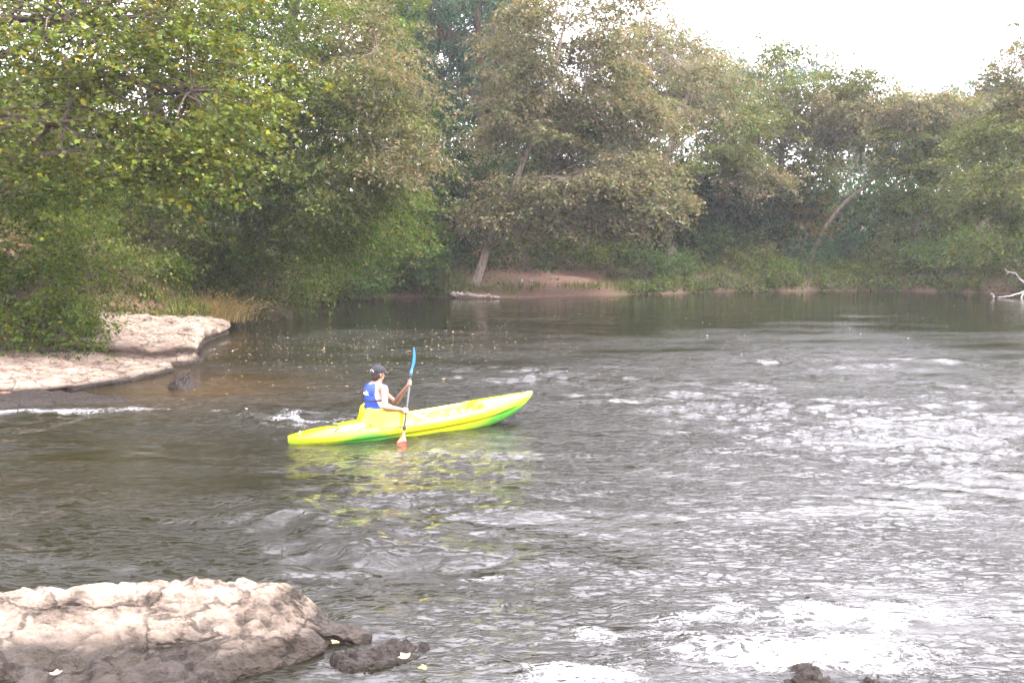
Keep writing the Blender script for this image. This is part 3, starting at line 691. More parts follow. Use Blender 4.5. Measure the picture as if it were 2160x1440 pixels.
# ------------------------------------------------------------------ trees (trunk, branches, crown each)
tree("maple_tree", "near broadleaf tree with big yellow-green leaves reaching in over the left bank", TP((-260, 600, 21), (-200, 400, 21), (-120, 200, 21), (-60, -100, 21.5), (-20, -420, 22)), 0.22,
     [B(160, 60, 20.6, 260, 120, 2.0, 1.3), B(370, 190, 20.6, 190, 110, 1.6, 1.1), B(110, 260, 20.3, 230, 100, 1.6, 1.1), B(-60, 130, 21, 180, 220, 2, 0.8),
      B(300, 330, 20.6, 150, 60, 1.2, 0.6), B(330, 30, 21, 170, 90, 1.6, 0.8), B(80, -230, 22, 420, 180, 3, 0.7), B(420, -180, 22, 220, 140, 2.4, 0.4)],
     MAPLEG, leaf=0.09, boughs=54, sp=5, n_tw=6, n_lf=4, L=1.0, droop=0.22, shape='maple', seed=1, clump=0.32)
tree("elm_tree", "tall drooping fine-leaved tree with tan-tipped boughs hanging over the left shore", TP((490, 600, 38.5), (520, 450, 38), (580, 250, 37), (630, 0, 36), (650, -200, 36)), 0.26,
     [B(640, 100, 34, 190, 130, 2.6, 1.5, GREEN), B(780, 110, 33, 70, 110, 1.5, 0.6, TAN), B(740, 230, 33, 120, 80, 2, 1.0, OLIVE), B(590, 280, 34, 160, 110, 2.4, 1.2, GREEN),
      B(820, 325, 32, 75, 38, 1.2, 0.55, TAN), B(690, 390, 33, 130, 70, 2, 1.0, OLIVE), B(640, 480, 34, 120, 70, 2, 0.9, GREEN), B(760, 440, 34, 80, 60, 1.6, 0.6, GREEN),
      B(560, -120, 36, 260, 120, 3.4, 0.9, OLIVE), B(800, 190, 32.6, 60, 60, 1.2, 0.5, TAN)],
     OLIVE, leaf=0.125, boughs=50, sp=6, n_tw=6, n_lf=5, L=1.2, droop=0.42, seed=2, clump=0.36)
tree("oak_tree", "tall green tree standing behind the big-leaved one at the left edge", TP((330, 560, 33), (330, 350, 33), (320, 100, 34), (310, -250, 34)), 0.28,
     [B(400, 60, 34, 240, 170, 3, 1.4), B(200, 60, 34, 220, 200, 3, 1.2), B(330, 320, 32.5, 200, 120, 2.4, 1.2), B(470, 300, 33, 110, 110, 2, 0.7), B(330, -120, 34, 340, 100, 4, 0.9), B(100, 300, 32, 180, 150, 2.4, 0.9)],
     GREEN, leaf=0.17, width=0.6, boughs=58, sp=5, n_tw=6, n_lf=4, L=1.2, seed=3, clump=0.5)
tree("leafy_tree", "dark green tree shading the bank in the corner at the left edge", TP((-60, 640, 23), (-40, 500, 23), (0, 380, 23), (40, 300, 23)), 0.12,
     [B(40, 400, 24, 150, 50, 1.6, 1.0), B(190, 370, 24.5, 120, 44, 1.6, 0.8), B(-60, 320, 23, 140, 120, 1.6, 0.8), B(-20, 470, 22.6, 70, 60, 1.2, 0.7)],
     GREEN, leaf=0.095, boughs=34, sp=5, n_tw=5, n_lf=7, L=0.75, seed=4, clump=0.33)
tree("pine_tree", "dark blue-green pine with a straight red-brown trunk behind the leaning birch", TP((1015, 580, 60), (1012, 400, 60), (1016, 200, 60), (1010, 20, 60), (1005, -110, 60)), 0.33,
     [B(930, 80, 60, 110, 60, 2.4, 1.1), B(1050, 50, 59, 60, 60, 2, 0.7), B(900, 0, 60, 140, 50, 3, 0.9), B(950, 190, 60, 70, 50, 2, 0.7), B(1060, 160, 59.5, 50, 50, 1.6, 0.5), B(1000, -70, 60, 100, 50, 3, 0.6)],
     BLUEG, bark=M_BARK_PINE, leaf=0.36, boughs=58, sp=6, n_tw=6, n_lf=5, L=1.0, width=0.17, seed=5, needle=True, clump=0.45)
tree("pine_tree", "second dark pine beside the straight-trunked one, further from the birch", TP((860, 590, 62), (862, 400, 62), (858, 150, 62), (850, 0, 62), (850, -110, 62)), 0.28,
     [B(850, 60, 62, 90, 80, 2.4, 1.1), B(880, 170, 61, 80, 60, 2.2, 0.8), B(840, -50, 62, 120, 50, 3, 0.8), B(830, 250, 61, 60, 60, 2, 0.6), B(890, 260, 60, 34, 40, 1, 0.4)],
     BLUEG, bark=M_BARK_PINE, leaf=0.36, boughs=52, sp=6, n_tw=6, n_lf=5, L=1.0, width=0.17, seed=6, needle=True, clump=0.45)
tree("birch_tree", "large tan-leaved tree on a leaning pale trunk rooted at the dirt beach", TP((998, 598, 49.5), (1022, 540, 49.4), (1052, 470, 49.2), (1082, 400, 49), (1118, 300, 49), (1160, 180, 49), (1190, 60, 49), (1200, -20, 49)), 0.16,
     [B(1160, 70, 49, 110, 80, 2.4, 1.2, TAN), B(1235, 165, 48.6, 120, 65, 2.2, 1.1, TAN), B(1110, 190, 49, 80, 70, 2, 0.9, TAN), B(1110, 290, 48.8, 90, 55, 2, 0.9, TAN), B(1340, 230, 48.5, 80, 60, 1.8, 0.7, TAN),
      B(1200, 380, 47.6, 130, 55, 2, 1.1, TAN), B(1330, 370, 47.4, 90, 55, 2, 0.8, TAN), B(1075, 430, 48, 60, 50, 1.4, 0.6, TAN), B(1385, 420, 47, 40, 26, 1, 0.3, TAN), B(1260, 440, 47.4, 70, 36, 1.4, 0.5, TAN), B(1130, 445, 47.6, 60, 34, 1.2, 0.4, TAN),
      B(1240, 30, 49.4, 90, 80, 2.2, 0.9, TAN), B(1180, 270, 49, 60, 40, 1.6, 0.4, OLIVE)],
     TAN, bark=M_BARK_PALE, leaf=0.175, boughs=48, sp=6, n_tw=6, n_lf=5, L=1.25, droop=0.42, seed=7, clump=0.42, width=0.6)
tree("tan_tree", "hazy tan tree with spreading pale limbs to the right of the leaning birch", TP((1415, 580, 56), (1410, 450, 56), (1405, 340, 56), (1440, 240, 56), (1470, 120, 56)), 0.26,
     [B(1460, 200, 56, 90, 60, 2.4, 1.0, TAN), B(1400, 130, 57, 80, 70, 2.4, 0.9, TAN), B(1540, 270, 55, 80, 50, 2, 0.8, OLIVE), B(1480, 330, 54, 80, 34, 1.8, 0.6, OLIVE), B(1330, 120, 57, 60, 90, 2, 0.7, TAN), B(1580, 360, 54.5, 60, 40, 1.6, 0.5, TAN)],
     TAN, bark=M_BARK_PALE, leaf=0.177, boughs=48, sp=6, n_tw=5, n_lf=5, width=0.6, L=1.1, droop=0.3, seed=8, clump=0.55)
tree("green_tree", "dark green tree with bare lower trunk between the birch and the hazy tan tree", TP((1490, 560, 58), (1480, 470, 58), (1475, 400, 58), (1470, 330, 58)), 0.16,
     [B(1440, 400, 58, 90, 50, 2, 1.0), B(1530, 420, 57, 90, 50, 2, 1.0), B(1480, 480, 57, 80, 40, 1.8, 0.8), B(1620, 420, 58, 70, 60, 2, 0.8)],
     DARK, leaf=0.185, boughs=43, sp=6, n_tw=5, n_lf=5, width=0.6, L=1.0, seed=9, clump=0.5)
tree("olive_tree_tall", "tall hazy olive tree rising behind the far bank shrubs at centre right", TP((1640, 560, 60), (1645, 400, 60), (1650, 250, 60), (1650, 150, 60)), 0.22,
     [B(1650, 210, 60, 90, 60, 2.4, 1.0, OLIVE), B(1600, 300, 60, 70, 50, 2, 0.7, TAN), B(1700, 330, 60, 50, 50, 1.8, 0.6, OLIVE), B(1650, 140, 61, 70, 40, 2, 0.6, OLIVE), B(1720, 240, 60, 60, 50, 2, 0.7, TAN)],
     OLIVE, leaf=0.185, boughs=45, sp=6, n_tw=5, n_lf=5, width=0.6, L=1.1, seed=10, clump=0.55)
tree("leaning_tree", "tree on a long slanting grey trunk rising to the right above the far shrubs", TP((1700, 545, 56.5), (1735, 490, 56.5), (1785, 425, 56.5), (1835, 385, 56.5), (1868, 340, 56.5), (1880, 270, 56.5)), 0.085,
     [B(1880, 240, 56.5, 90, 40, 2, 0.9, TAN), B(1960, 250, 56, 90, 50, 2, 1.0, TAN), B(1800, 230, 57, 80, 40, 2, 0.8, TAN), B(1900, 300, 56, 80, 26, 1.6, 0.6, OLIVE), B(1800, 180, 58, 70, 36, 2, 0.6, OLIVE), B(1880, 200, 58, 80, 30, 2, 0.6, OLIVE)],
     TAN, bark=M_BARK, leaf=0.170, boughs=45, sp=6, n_tw=5, n_lf=5, width=0.6, L=1.0, droop=0.3, seed=11, clump=0.5)
tree("forked_tree", "olive tree with a thin slanting forked trunk left of the overhanging tan tree", TP((1895, 545, 55.5), (1925, 490, 55.5), (1965, 440, 55.5), (1990, 400, 55.5), (2010, 330, 55.5)), 0.13,
     [B(2010, 320, 55.5, 80, 50, 1.8, 1.0, OLIVE), B(1950, 360, 55, 60, 36, 1.6, 0.7, OLIVE), B(2050, 240, 56, 80, 50, 2, 0.9, TAN), B(1930, 430, 56, 60, 36, 1.6, 0.6, GREEN), B(2020, 430, 56, 50, 40, 1.6, 0.6, GREEN)],
     OLIVE, leaf=0.170, boughs=43, sp=6, n_tw=5, n_lf=5, width=0.6, L=0.95, seed=12, clump=0.5)
tree("overhanging_tree", "tan and green tree leaning in over the water at the right edge", TP((2320, 600, 50), (2300, 450, 49), (2260, 300, 48), (2230, 160, 47), (2220, 20, 47)), 0.26,
     [B(2130, 290, 46, 80, 60, 1.8, 1.1, OLIVE), B(2110, 400, 45.6, 80, 50, 1.6, 1.0, OLIVE), B(2170, 210, 46.4, 70, 40, 1.6, 0.8, TAN), B(2070, 470, 45.6, 36, 40, 1.0, 0.35, OLIVE), B(2180, 480, 46, 60, 60, 1.6, 0.7, GREEN),
      B(2150, 130, 45.6, 30, 34, 0.8, 0.14, TAN), B(2230, 90, 46, 60, 60, 1.4, 0.5, TAN), B(2260, 250, 47, 90, 150, 2, 1.0, OLIVE)],
     OLIVE, bark=M_BARK_PALE, leaf=0.156, boughs=48, sp=6, n_tw=5, n_lf=5, width=0.6, L=0.95, droop=0.45, seed=13, clump=0.42)
tree("yellow_tree", "small yellow-orange understorey tree near the foot of the slanting grey trunk", TP((1695, 560, 58.5), (1698, 500, 58.5), (1700, 430, 58.5), (1705, 380, 58.5)), 0.06,
     [B(1700, 420, 58.5, 50, 26, 1.2, 0.7, YELLOW), B(1715, 470, 58, 40, 22, 1.0, 0.6, YELLOW), B(1660, 440, 59, 40, 24, 1, 0.4, YELLOW)],
     YELLOW, leaf=0.10, boughs=30, sp=5, n_tw=5, n_lf=6, L=0.7, seed=14, clump=0.4)
tree("understorey_tree", "bright green low tree with layered boughs over the cove left of the birch", TP((790, 600, 48), (800, 540, 48), (820, 480, 48), (840, 430, 48)), 0.10,
     [B(830, 470, 47, 70, 28, 1.6, 0.9), B(780, 520, 46.5, 80, 30, 1.6, 0.9), B(870, 440, 47.5, 50, 26, 1.4, 0.6), B(870, 540, 48, 50, 34, 1.4, 0.7, BUSH), B(730, 470, 47, 60, 36, 1.6, 0.6)],
     GREEN, leaf=0.163, boughs=40, sp=6, n_tw=5, n_lf=5, width=0.6, L=0.95, seed=15, clump=0.42)
tree("shaded_tree", "dark green tree filling the shade between the pines and the cove", TP((930, 590, 54), (930, 500, 54), (925, 400, 54), (920, 300, 54)), 0.15,
     [B(930, 400, 54, 80, 60, 2, 1.1), B(880, 350, 55, 60, 50, 2, 0.8, BROWN), B(960, 480, 53, 70, 50, 1.8, 0.9), B(1000, 380, 55, 60, 60, 2, 0.8), B(920, 300, 56, 70, 40, 2, 0.7)],
     DARK, leaf=0.177, boughs=43, sp=6, n_tw=5, n_lf=5, width=0.6, L=1.0, seed=16, clump=0.5)
tree("backing_tree", "dark tree standing close behind the crown of the leaning birch", TP((1180, 580, 60), (1180, 450, 60), (1185, 330, 60), (1190, 200, 60)), 0.18,
     [B(1150, 330, 60, 90, 60, 2.4, 1.0), B(1130, 420, 59, 80, 60, 2.2, 1.0), B(1260, 440, 58, 90, 50, 2.2, 1.0), B(1340, 460, 58, 80, 50, 2, 0.9), B(1180, 180, 61, 80, 80, 2.4, 0.8, OLIVE), B(1300, 200, 62, 60, 60, 2, 0.5, OLIVE)],
     DARK, leaf=0.185, boughs=43, sp=6, n_tw=5, n_lf=5, width=0.6, L=1.05, seed=17, clump=0.5)
tree("evergreen_tree", "dark evergreen filling the sky between the two pine trunks", TP((945, 590, 68), (945, 400, 68), (950, 150, 68), (950, -60, 68)), 0.25,
     [B(950, 120, 68, 90, 70, 2.6, 1.2), B(900, 230, 68, 80, 60, 2.4, 1.0), B(1050, 230, 68, 70, 60, 2.4, 0.9), B(1060, 100, 68, 50, 70, 2, 0.7), B(860, 110, 68, 60, 70, 2, 0.7), B(960, 20, 68, 120, 50, 3, 1.0)],
     BLUEG, bark=M_BARK_PINE, leaf=0.30, boughs=66, sp=6, n_tw=5, n_lf=4, width=0.6, L=1.2, seed=18, clump=0.6)
tree("backing_tree", "olive tree just behind the crown of the drooping fine-leaved tree", TP((600, 560, 44), (605, 350, 44), (610, 100, 44), (620, -150, 44)), 0.2,
     [B(590, 40, 44, 130, 110, 3, 1.3), B(720, 30, 44, 110, 110, 3, 1.1), B(700, 190, 43, 110, 90, 2.6, 1.1), B(540, 200, 43, 100, 100, 2.6, 1.0), B(780, -20, 45, 100, 60, 3, 0.8), B(650, 300, 43, 120, 60, 2.6, 1.2)],
     GREEN, leaf=0.17, boughs=44, sp=6, n_tw=5, n_lf=4, width=0.6, L=1.2, seed=19, clump=0.5)
# the hazy row behind, one entry per crown on the skyline
SKYLINE = [
    (1390, 90, 104, 70, 70, TAN, "faded tan crown on the skyline just right of the birch top"),
    (1110, 190, 106, 80, 90, OLIVE, "dim crown seen through the gaps in the leaning birch, on its left"),
    (1240, 230, 110, 90, 80, OLIVE, "dim crown seen through the gap in the middle of the birch"),
    (1340, 260, 108, 80, 80, OLIVE, "dim crown behind the right shoulder of the birch"),
    (1470, 120, 116, 60, 80, OLIVE, "faded rounded treetop on the skyline, second right of the birch"),
    (1545, 130, 138, 50, 90, BLUEG, "pale pointed evergreen top, the highest on the hazy skyline"),
    (1620, 160, 142, 60, 80, BLUEG, "pale blunt evergreen top right of the highest pointed one"),
    (1705, 170, 134, 70, 70, BLUEG, "broad pale treetop where the skyline steps down to the right"),
    (1790, 250, 118, 60, 60, OLIVE, "low hazy crown at the foot of the skyline step"),
    (1860, 240, 112, 60, 50, TAN, "faded tan-grey crown on the low skyline above the slanting trunk"),
    (1950, 230, 120, 70, 50, OLIVE, "hazy round crown on the low skyline near the right edge"),
    (2040, 215, 130, 60, 50, BLUEG, "greenish hazy crown beside the small dark treetop at right"),
    (2095, 205, 100, 36, 36, DARK, "small darker treetop on the skyline by the overhanging tan tree"),
    (2170, 260, 110, 80, 60, OLIVE, "hazy crown partly hidden behind the overhanging tan tree"),
]
for i, (px, py, Y, rx, ry, pal, lab) in enumerate(SKYLINE):
    tree("hazy_tree", lab, TP((px, 560, Y), (px + 5, 420, Y), (px, 300, Y), (px - 4, py - 0.6 * ry, Y)), 0.22,
         [B(px, py, Y, rx * 0.7, ry * 0.6, 3.4, 1.0), B(px - rx * 0.5, py + ry * 0.7, Y, rx * 0.6, ry * 0.5, 3.2, 0.8), B(px + rx * 0.5, py + ry * 0.8, Y, rx * 0.6, ry * 0.5, 3.2, 0.8), B(px, py + ry * 1.6, Y - 1, rx, ry * 0.6, 3.6, 0.9)],
         pal, leaf=0.42, boughs=21, sp=6, n_tw=5, n_lf=4, width=0.6, L=1.9, seed=30 + i, clump=0.9, group="hazy trees on the skyline")

# ------------------------------------------------------------------ shrubs
def shrub(px, py, Y, rx, ry, pal, label, seed, leaf=0.09, w=1.0, L=0.55, n_tw=5, n_lf=6, sp=5, boughs=22, droop=0.3, group="shrubs along the river bank"):
    rng = np.random.default_rng(seed + 900)
    c = at(px, py, Y); k = Y / FPX
    foot = c.copy(); sdr = float(signed_dist(foot[:1], foot[1:2])[0])
    if sdr < 0.5:
        if foot[0] < -5: foot[0] -= 0.7 - sdr
        else: foot[1] += 0.7 - sdr
    g = float(ground_z(foot[:1], foot[1:2])[0])
    root = empty("shrub", (foot[0], foot[1], g)); tag(root, label, "shrub", group)
    org = np.array([foot[0], foot[1], g])
    top = c[2] + ry * k
    c[2] = (g + top) / 2; rad = np.array([rx * k, max(rx, ry) * k * 0.8, max(0.25, (top - g) / 2)])
    nb = int(boughs * w)
    u = rand_dirs(nb, rng); u[:, 2] = u[:, 2] * 1.1
    seeds = c + u * rad * rng.uniform(0.35, 1.0, (nb, 1))
    seeds[:, 2] = np.maximum(seeds[:, 2], g + 0.05)
    base = org + np.c_[rng.normal(0, 0.12, (nb, 2)), np.full(nb, -0.1)]
    t5 = np.linspace(0, 1, 6)[None, :, None]
    m2 = (base + seeds) / 2 + np.array([0, 0, 0.25]) * np.linalg.norm(seeds - base, axis=1)[:, None]
    bez = base[:, None] * (1 - t5) ** 2 + 2 * m2[:, None] * t5 * (1 - t5) + seeds[:, None] * t5 ** 2
    V, F = tubes(bez - org, np.linspace(0.012, 0.004, 6)[None] * np.ones((nb, 1)), 4)
    obj("stems", mesh("stems", V, F), root, M_BARK)
    own = np.repeat(np.arange(nb), sp); ns = len(own)
    a = seeds[own] + rng.normal(0, 0.25 * rad.mean(), (ns, 3)) * np.array([1, 1, 0.7])
    out = norm(a - org) + rng.normal(0, 0.5, (ns, 3))
    pos, ld, si = spray_points(a, out, L * rng.uniform(0.6, 1.3, ns), n_tw, n_lf, rng, droop, jit=leaf * 0.45)
    nr = rng.normal(0, 0.55, pos.shape) + np.array([0, 0, 1.0])
    cols = palette(len(pos), pal, rng) * np.exp(rng.normal(0, 0.16, (ns, 1)))[si]
    ok = pos[:, 2] > 0.04
    leaves("foliage", (pos - org)[ok], ld[ok], nr[ok], leaf * rng.uniform(0.6, 1.3, int(ok.sum())), np.clip(cols[ok], 0.003, 0.9), M_LEAF, root)
    return root
SHRUBS = [
    (560, 560, 36.5, 110, 90, GREEN, "big green shrub overhanging the water just past the sandstone slab", 0.085, 2.4),
    (640, 560, 40, 70, 70, OLIVE, "olive shrub behind the big overhanging one, towards the cove", 0.085, 1.4),
    (490, 570, 34, 60, 60, OLIVE, "bushy olive shrub on the bank behind the dry tan grass", 0.08, 1.3),
    (420, 530, 33.5, 80, 60, GREEN, "leafy green shrub on the hillside above the sandstone slab", 0.085, 1.6),
    (480, 440, 36, 90, 70, GREEN, "tall green shrub on the hillside under the drooping tree", 0.09, 1.8),
    (330, 430, 31, 110, 50, OLIVE, "yellowish brambly shrub high on the left hillside", 0.085, 1.6),
    (60, 560, 22.2, 110, 80, GREEN, "leafy shrub on the bank at the left edge, upper one", 0.075, 1.9),
    (60, 680, 21.6, 130, 40, GREEN, "low green shrub spilling onto the ledge at the left edge", 0.07, 1.7),
    (150, 650, 22.6, 50, 44, OLIVE, "small olive shrub where the weeds meet the pale slab", 0.065, 0.9),
    (250, 560, 28.5, 60, 34, OLIVE, "low yellowish shrub on the slope just above the middle of the slab", 0.075, 1.0),
    (170, 500, 27.0, 70, 40, GREEN, "green shrub on the slope below the big-leaved tree", 0.08, 1.2),
    (340, 585, 30.5, 50, 32, GREEN, "small green shrub above the straw-coloured grass", 0.075, 0.9),
    (690, 520, 42, 70, 60, DARK, "dark shrub in the cove below the drooping tree", 0.10, 1.1),
    (780, 570, 45, 50, 34, BUSH, "rounded green shrub on the shore at the head of the cove", 0.09, 0.9),
    (720, 600, 45, 40, 18, OLIVE, "low yellowish shrub by the water at the head of the cove", 0.08, 0.6),
    (870, 560, 49, 50, 36, BUSH, "green shrub left of the foot of the leaning birch", 0.09, 0.9),
    (960, 550, 52, 50, 40, DARK, "dark shrub behind the foot of the leaning birch", 0.10, 0.9),
    (1110, 540, 54, 60, 36, DARK, "dark shrub at the top of the bare dirt beach", 0.10, 1.0),
    (1200, 540, 55, 70, 40, GREEN, "green shrub behind the middle of the dirt beach", 0.10, 1.1),
    (1290, 550, 54, 60, 40, OLIVE, "yellow-green shrub above the right end of the dirt beach", 0.10, 1.0),
    (1350, 560, 53, 40, 40, BUSH, "blue-green shrub just right of the dirt beach", 0.09, 0.9),
    (1425, 580, 53, 44, 34, BUSH, "bright green shrub at the water past the dirt beach", 0.09, 0.9),
    (1480, 540, 56, 60, 50, BUSH, "tall grey-green shrub below the bare-trunked dark tree", 0.10, 1.2),
    (1550, 570, 55, 60, 40, OLIVE, "dull olive shrub at mid far bank", 0.10, 1.1),
    (1630, 590, 54.5, 60, 28, GREEN, "low dark-footed shrub draped over the far bank", 0.09, 1.0),
    (1720, 560, 56, 70, 34, BLUEG, "blue-green bank shrub below the slanting grey trunk", 0.10, 1.2),
    (1790, 545, 57, 50, 40, BLUEG, "taller blue-green shrub right of the slanting trunk's foot", 0.10, 1.0),
    (1770, 595, 54.8, 60, 22, GREEN, "low green shrub trailing to the water under the blue-green ones", 0.085, 0.9),
    (1880, 540, 55.5, 46, 44, OLIVE, "pale olive rounded shrub, the lightest on the far bank", 0.10, 1.2),
    (1860, 590, 54.6, 50, 26, OLIVE, "brownish-green shrub at the waterline below the pale olive one", 0.085, 0.9),
    (1960, 560, 54.6, 60, 44, BUSH, "fresh green shrub overhanging the dark water at right", 0.095, 1.3),
    (2040, 545, 54, 60, 46, BUSH, "large green shrub behind the right-hand deadwood", 0.095, 1.3),
    (2100, 530, 53, 60, 50, BUSH, "green shrub nearest the overhanging tan tree", 0.095, 1.2),
    (2090, 580, 52.6, 40, 22, YELLOW, "small yellowish shrub low over the water by the deadwood", 0.08, 0.6),
    (2180, 560, 51, 60, 50, DARK, "dark shrub behind the bleached deadwood at the right edge", 0.095, 1.0),
]
for i, (px, py, Y, rx, ry, pal, lab, lf, w) in enumerate(SHRUBS):
    far_ = 1.2 if px > 1300 else 1.0
    shrub(px, py, Y, rx * far_, ry * far_, pal, lab, i, leaf=lf * 1.45, w=w, boughs=26, L=0.45 + 0.006 * Y, sp=6, n_tw=4, n_lf=4)

# ------------------------------------------------------------------ masses nobody could count: background wood, undergrowth, grass
def plants(name, label, pts, hgt, pal, leaf, n, mat=M_LEAF, spread=0.25, width=0.5, seed=0, up=0.6):
    rng = np.random.default_rng(seed + 500)
    N = len(pts)
    p = np.repeat(pts, n, 0); h = np.repeat(hgt, n)
    t = rng.uniform(0.1, 1, len(p))
    pos = p + np.c_[rng.normal(0, spread, (len(p), 2)) * (0.4 + 0.6 * t)[:, None], t * h]
    d = rng.normal(0, 0.6, pos.shape) + np.array([0, 0, up])
    nr = rng.normal(0, 0.6, pos.shape) + np.array([0, -0.2, 1.0])
    cols = palette(len(p), pal, rng) * np.repeat(np.exp(rng.normal(0, 0.25, (N, 1))), n, 0)
    o = leaves(name, pos, d, nr, leaf * rng.uniform(0.6, 1.3, len(p)), np.clip(cols, 0.003, 0.9), mat, None, 'diamond', width)
    return tag(o, label, kind="stuff")
def scatter(n, x0, x1, y0, y1, keep, seed):
    rng = np.random.default_rng(seed)
    x = rng.uniform(x0, x1, n); y = rng.uniform(y0, y1, n)
    sd = signed_dist(x, y); k = keep(x, y, sd, rng)
    x, y = x[k], y[k]
    return np.stack([x, y, ground_z(x, y)], -1)
# dark wood closing the view between the trunks
bw = scatter(5200, -22, 48, 58, 78, lambda x, y, s, r: s > 4, 61)
h = 3.5 + 4.0 * RNG.uniform(0, 1, len(bw)) * (0.7 + 0.5 * noise(bw * np.array([0.2, 0.1, 0])))
gap = np.exp(-((bw[:, 0] - 0.302 * bw[:, 1] + 0.0) / 3.0) ** 2) + np.exp(-((bw[:, 0] - 0.08 * bw[:, 1]) / 2.0) ** 2)
h = h * (1 - 0.35 * np.clip(gap, 0, 1))
plants("background_wood", "dense shaded wood closing the view behind the far bank trees", bw, h, DARK, 0.44, 10, seed=1, spread=0.8, up=0.2)
bl = scatter(2600, -34, -13, 30, 58, lambda x, y, s, r: s > 4.5, 62)
plants("background_thicket", "shaded thicket filling the hillside behind the left bank trees", bl, 3 + 4.5 * RNG.uniform(0, 1, len(bl)), DARK, 0.36, 12, seed=2, spread=0.7, up=0.2)

SLAB = np.array([(-7.0, 22.7), (-8.6, 22.3), (-11.4, 21.4), (-11.2, 24), (-11.2, 27.3), (-10.6, 29.6), (-9.6, 31.2), (-8.1, 31.0), (-7.8, 26.5)])
def in_poly(x, y, poly):
    ins = np.zeros(len(x), bool)
    for i in range(len(poly)):
        a, b = poly[i], poly[(i + 1) % len(poly)]
        c = ((a[1] > y) != (b[1] > y)); ins ^= c & (x < (b[0] - a[0]) * (y - a[1]) / (b[1] - a[1] + 1e-12) + a[0])
    return ins
LEDGE = np.array([(-6.8, 22.6), (-7.2, 19.5), (-8.5, 18.2), (-11.5, 17.5), (-14, 17.5), (-14, 20.2), (-10.4, 20.8), (-9.2, 21.9)])
def left_bank(x, y, s, r):
    dirt = noise(np.stack([x * 0.7, y * 0.7, 0 * x + 2], -1)) > 0.38
    return (s > 0.1) & (hill_dist(x, y) < 0.12) & ~(dirt & (r.uniform(0, 1, len(x)) < 0.7))
def lift(pts):
    """plants that root on the slab stand on its top"""
    z = np.where(in_poly(pts[:, 0], pts[:, 1], np.array([(-7.05, 22.75), (-8.6, 22.3), (-11.4, 21.4), (-13.5, 21.6), (-14.2, 24), (-13.4, 27.5), (-12.2, 30.5), (-10.6, 32.3), (-9.0, 32.0), (-8.15, 30.7), (-7.95, 27.6)])),
                 top_upper(pts[:, 0], pts[:, 1]) - 0.05, pts[:, 2])
    pts[:, 2] = np.maximum(pts[:, 2], z); return pts
lb = lift(scatter(15000, -17, -8.0, 20, 46, left_bank, 63))
hl = np.clip(0.22 + 0.35 * fbm(lb * np.array([0.5, 0.5, 0]), 3), 0.08, 0.9)
k1 = RNG.uniform(0, 1, len(lb)) < 0.72
WEEDS = [(4, (0.12, 0.16, 0.04)), (3, (0.165, 0.17, 0.05)), (2, (0.075, 0.10, 0.028)), (1.6, (0.24, 0.17, 0.09)), (0.7, (0.32, 0.25, 0.05))]
plants("undergrowth", "tangle of low green and browning weeds covering the left bank", lb[k1], hl[k1], WEEDS, 0.12, 6, seed=3, spread=0.16)
plants("dry_weeds", "brown dead stalks and leaves among the weeds of the left bank", lb[~k1], hl[~k1] * 1.1, BROWN, 0.10, 9, mat=M_DRY, seed=4, spread=0.12, width=0.16, up=1.6)
def far_bank(x, y, s, r):
    beach = sstep(-2.6, -1.2, x) * sstep(8.6, 6.0, x) * sstep(6.5, 4.5, s)
    return (s > 0.08) & (s < 13) & (y > 40) & (r.uniform(0, 1, len(x)) > beach * 0.97)
fb = scatter(13000, -11, 32, 43, 68, far_bank, 64)
hf = np.clip(0.35 + 0.45 * fbm(fb * np.array([0.35, 0.35, 0]), 3), 0.1, 1.2) * sstep(-0.6, 1.6, signed_dist(fb[:, 0], fb[:, 1])) + 0.10
plants("far_bank_weeds", "low green weeds and vines covering the far bank", fb, hf, [(5, (0.075, 0.12, 0.035)), (3, (0.11, 0.13, 0.035)), (1, (0.20, 0.16, 0.05)), (1, (0.14, 0.09, 0.05))], 0.16, 6, seed=5, spread=0.25)
fr_ = scatter(16000, -9.5, 27, 44, 56, lambda x, y, s, r: (s > -0.05) & (s < 0.7) & ((x < -2.0) | (x > 5.6)) & (noise(np.stack([x * 0.5, y * 0.5, 0 * x + 8], -1)) > -0.35), 67)
plants("bank_fringe", "weeds and vines trailing over the far waterline", fr_, 0.25 + 0.35 * RNG.uniform(0, 1, len(fr_)), [(5, (0.075, 0.12, 0.035)), (3, (0.10, 0.12, 0.035)), (1, (0.18, 0.13, 0.06))], 0.19, 7, seed=9, spread=0.25, up=0.1)
# grass fringe on the far waterline and on the left hillside
gr = scatter(5000, -9.5, 24, 43, 56, lambda x, y, s, r: (s > 0.15) & (s < 1.8) & (noise(np.stack([x * 0.4, y * 0.4, 0 * x], -1)) > -0.05), 65)
gr2 = lift(scatter(2600, -16, -8.0, 20, 33, lambda x, y, s, r: left_bank(x, y, s, r) & (noise(np.stack([x * 0.6, y * 0.6, 0 * x + 4], -1)) > 0.1), 66))
gr = np.vstack([gr, gr2])
plants("grass", "tufts of green bank grass", gr, np.full(len(gr), 0.12), [(4, (0.10, 0.15, 0.035)), (2, (0.16, 0.17, 0.05)), (1, (0.26, 0.20, 0.09))], 0.42, 9, seed=6, spread=0.12, width=0.05, up=2.2)

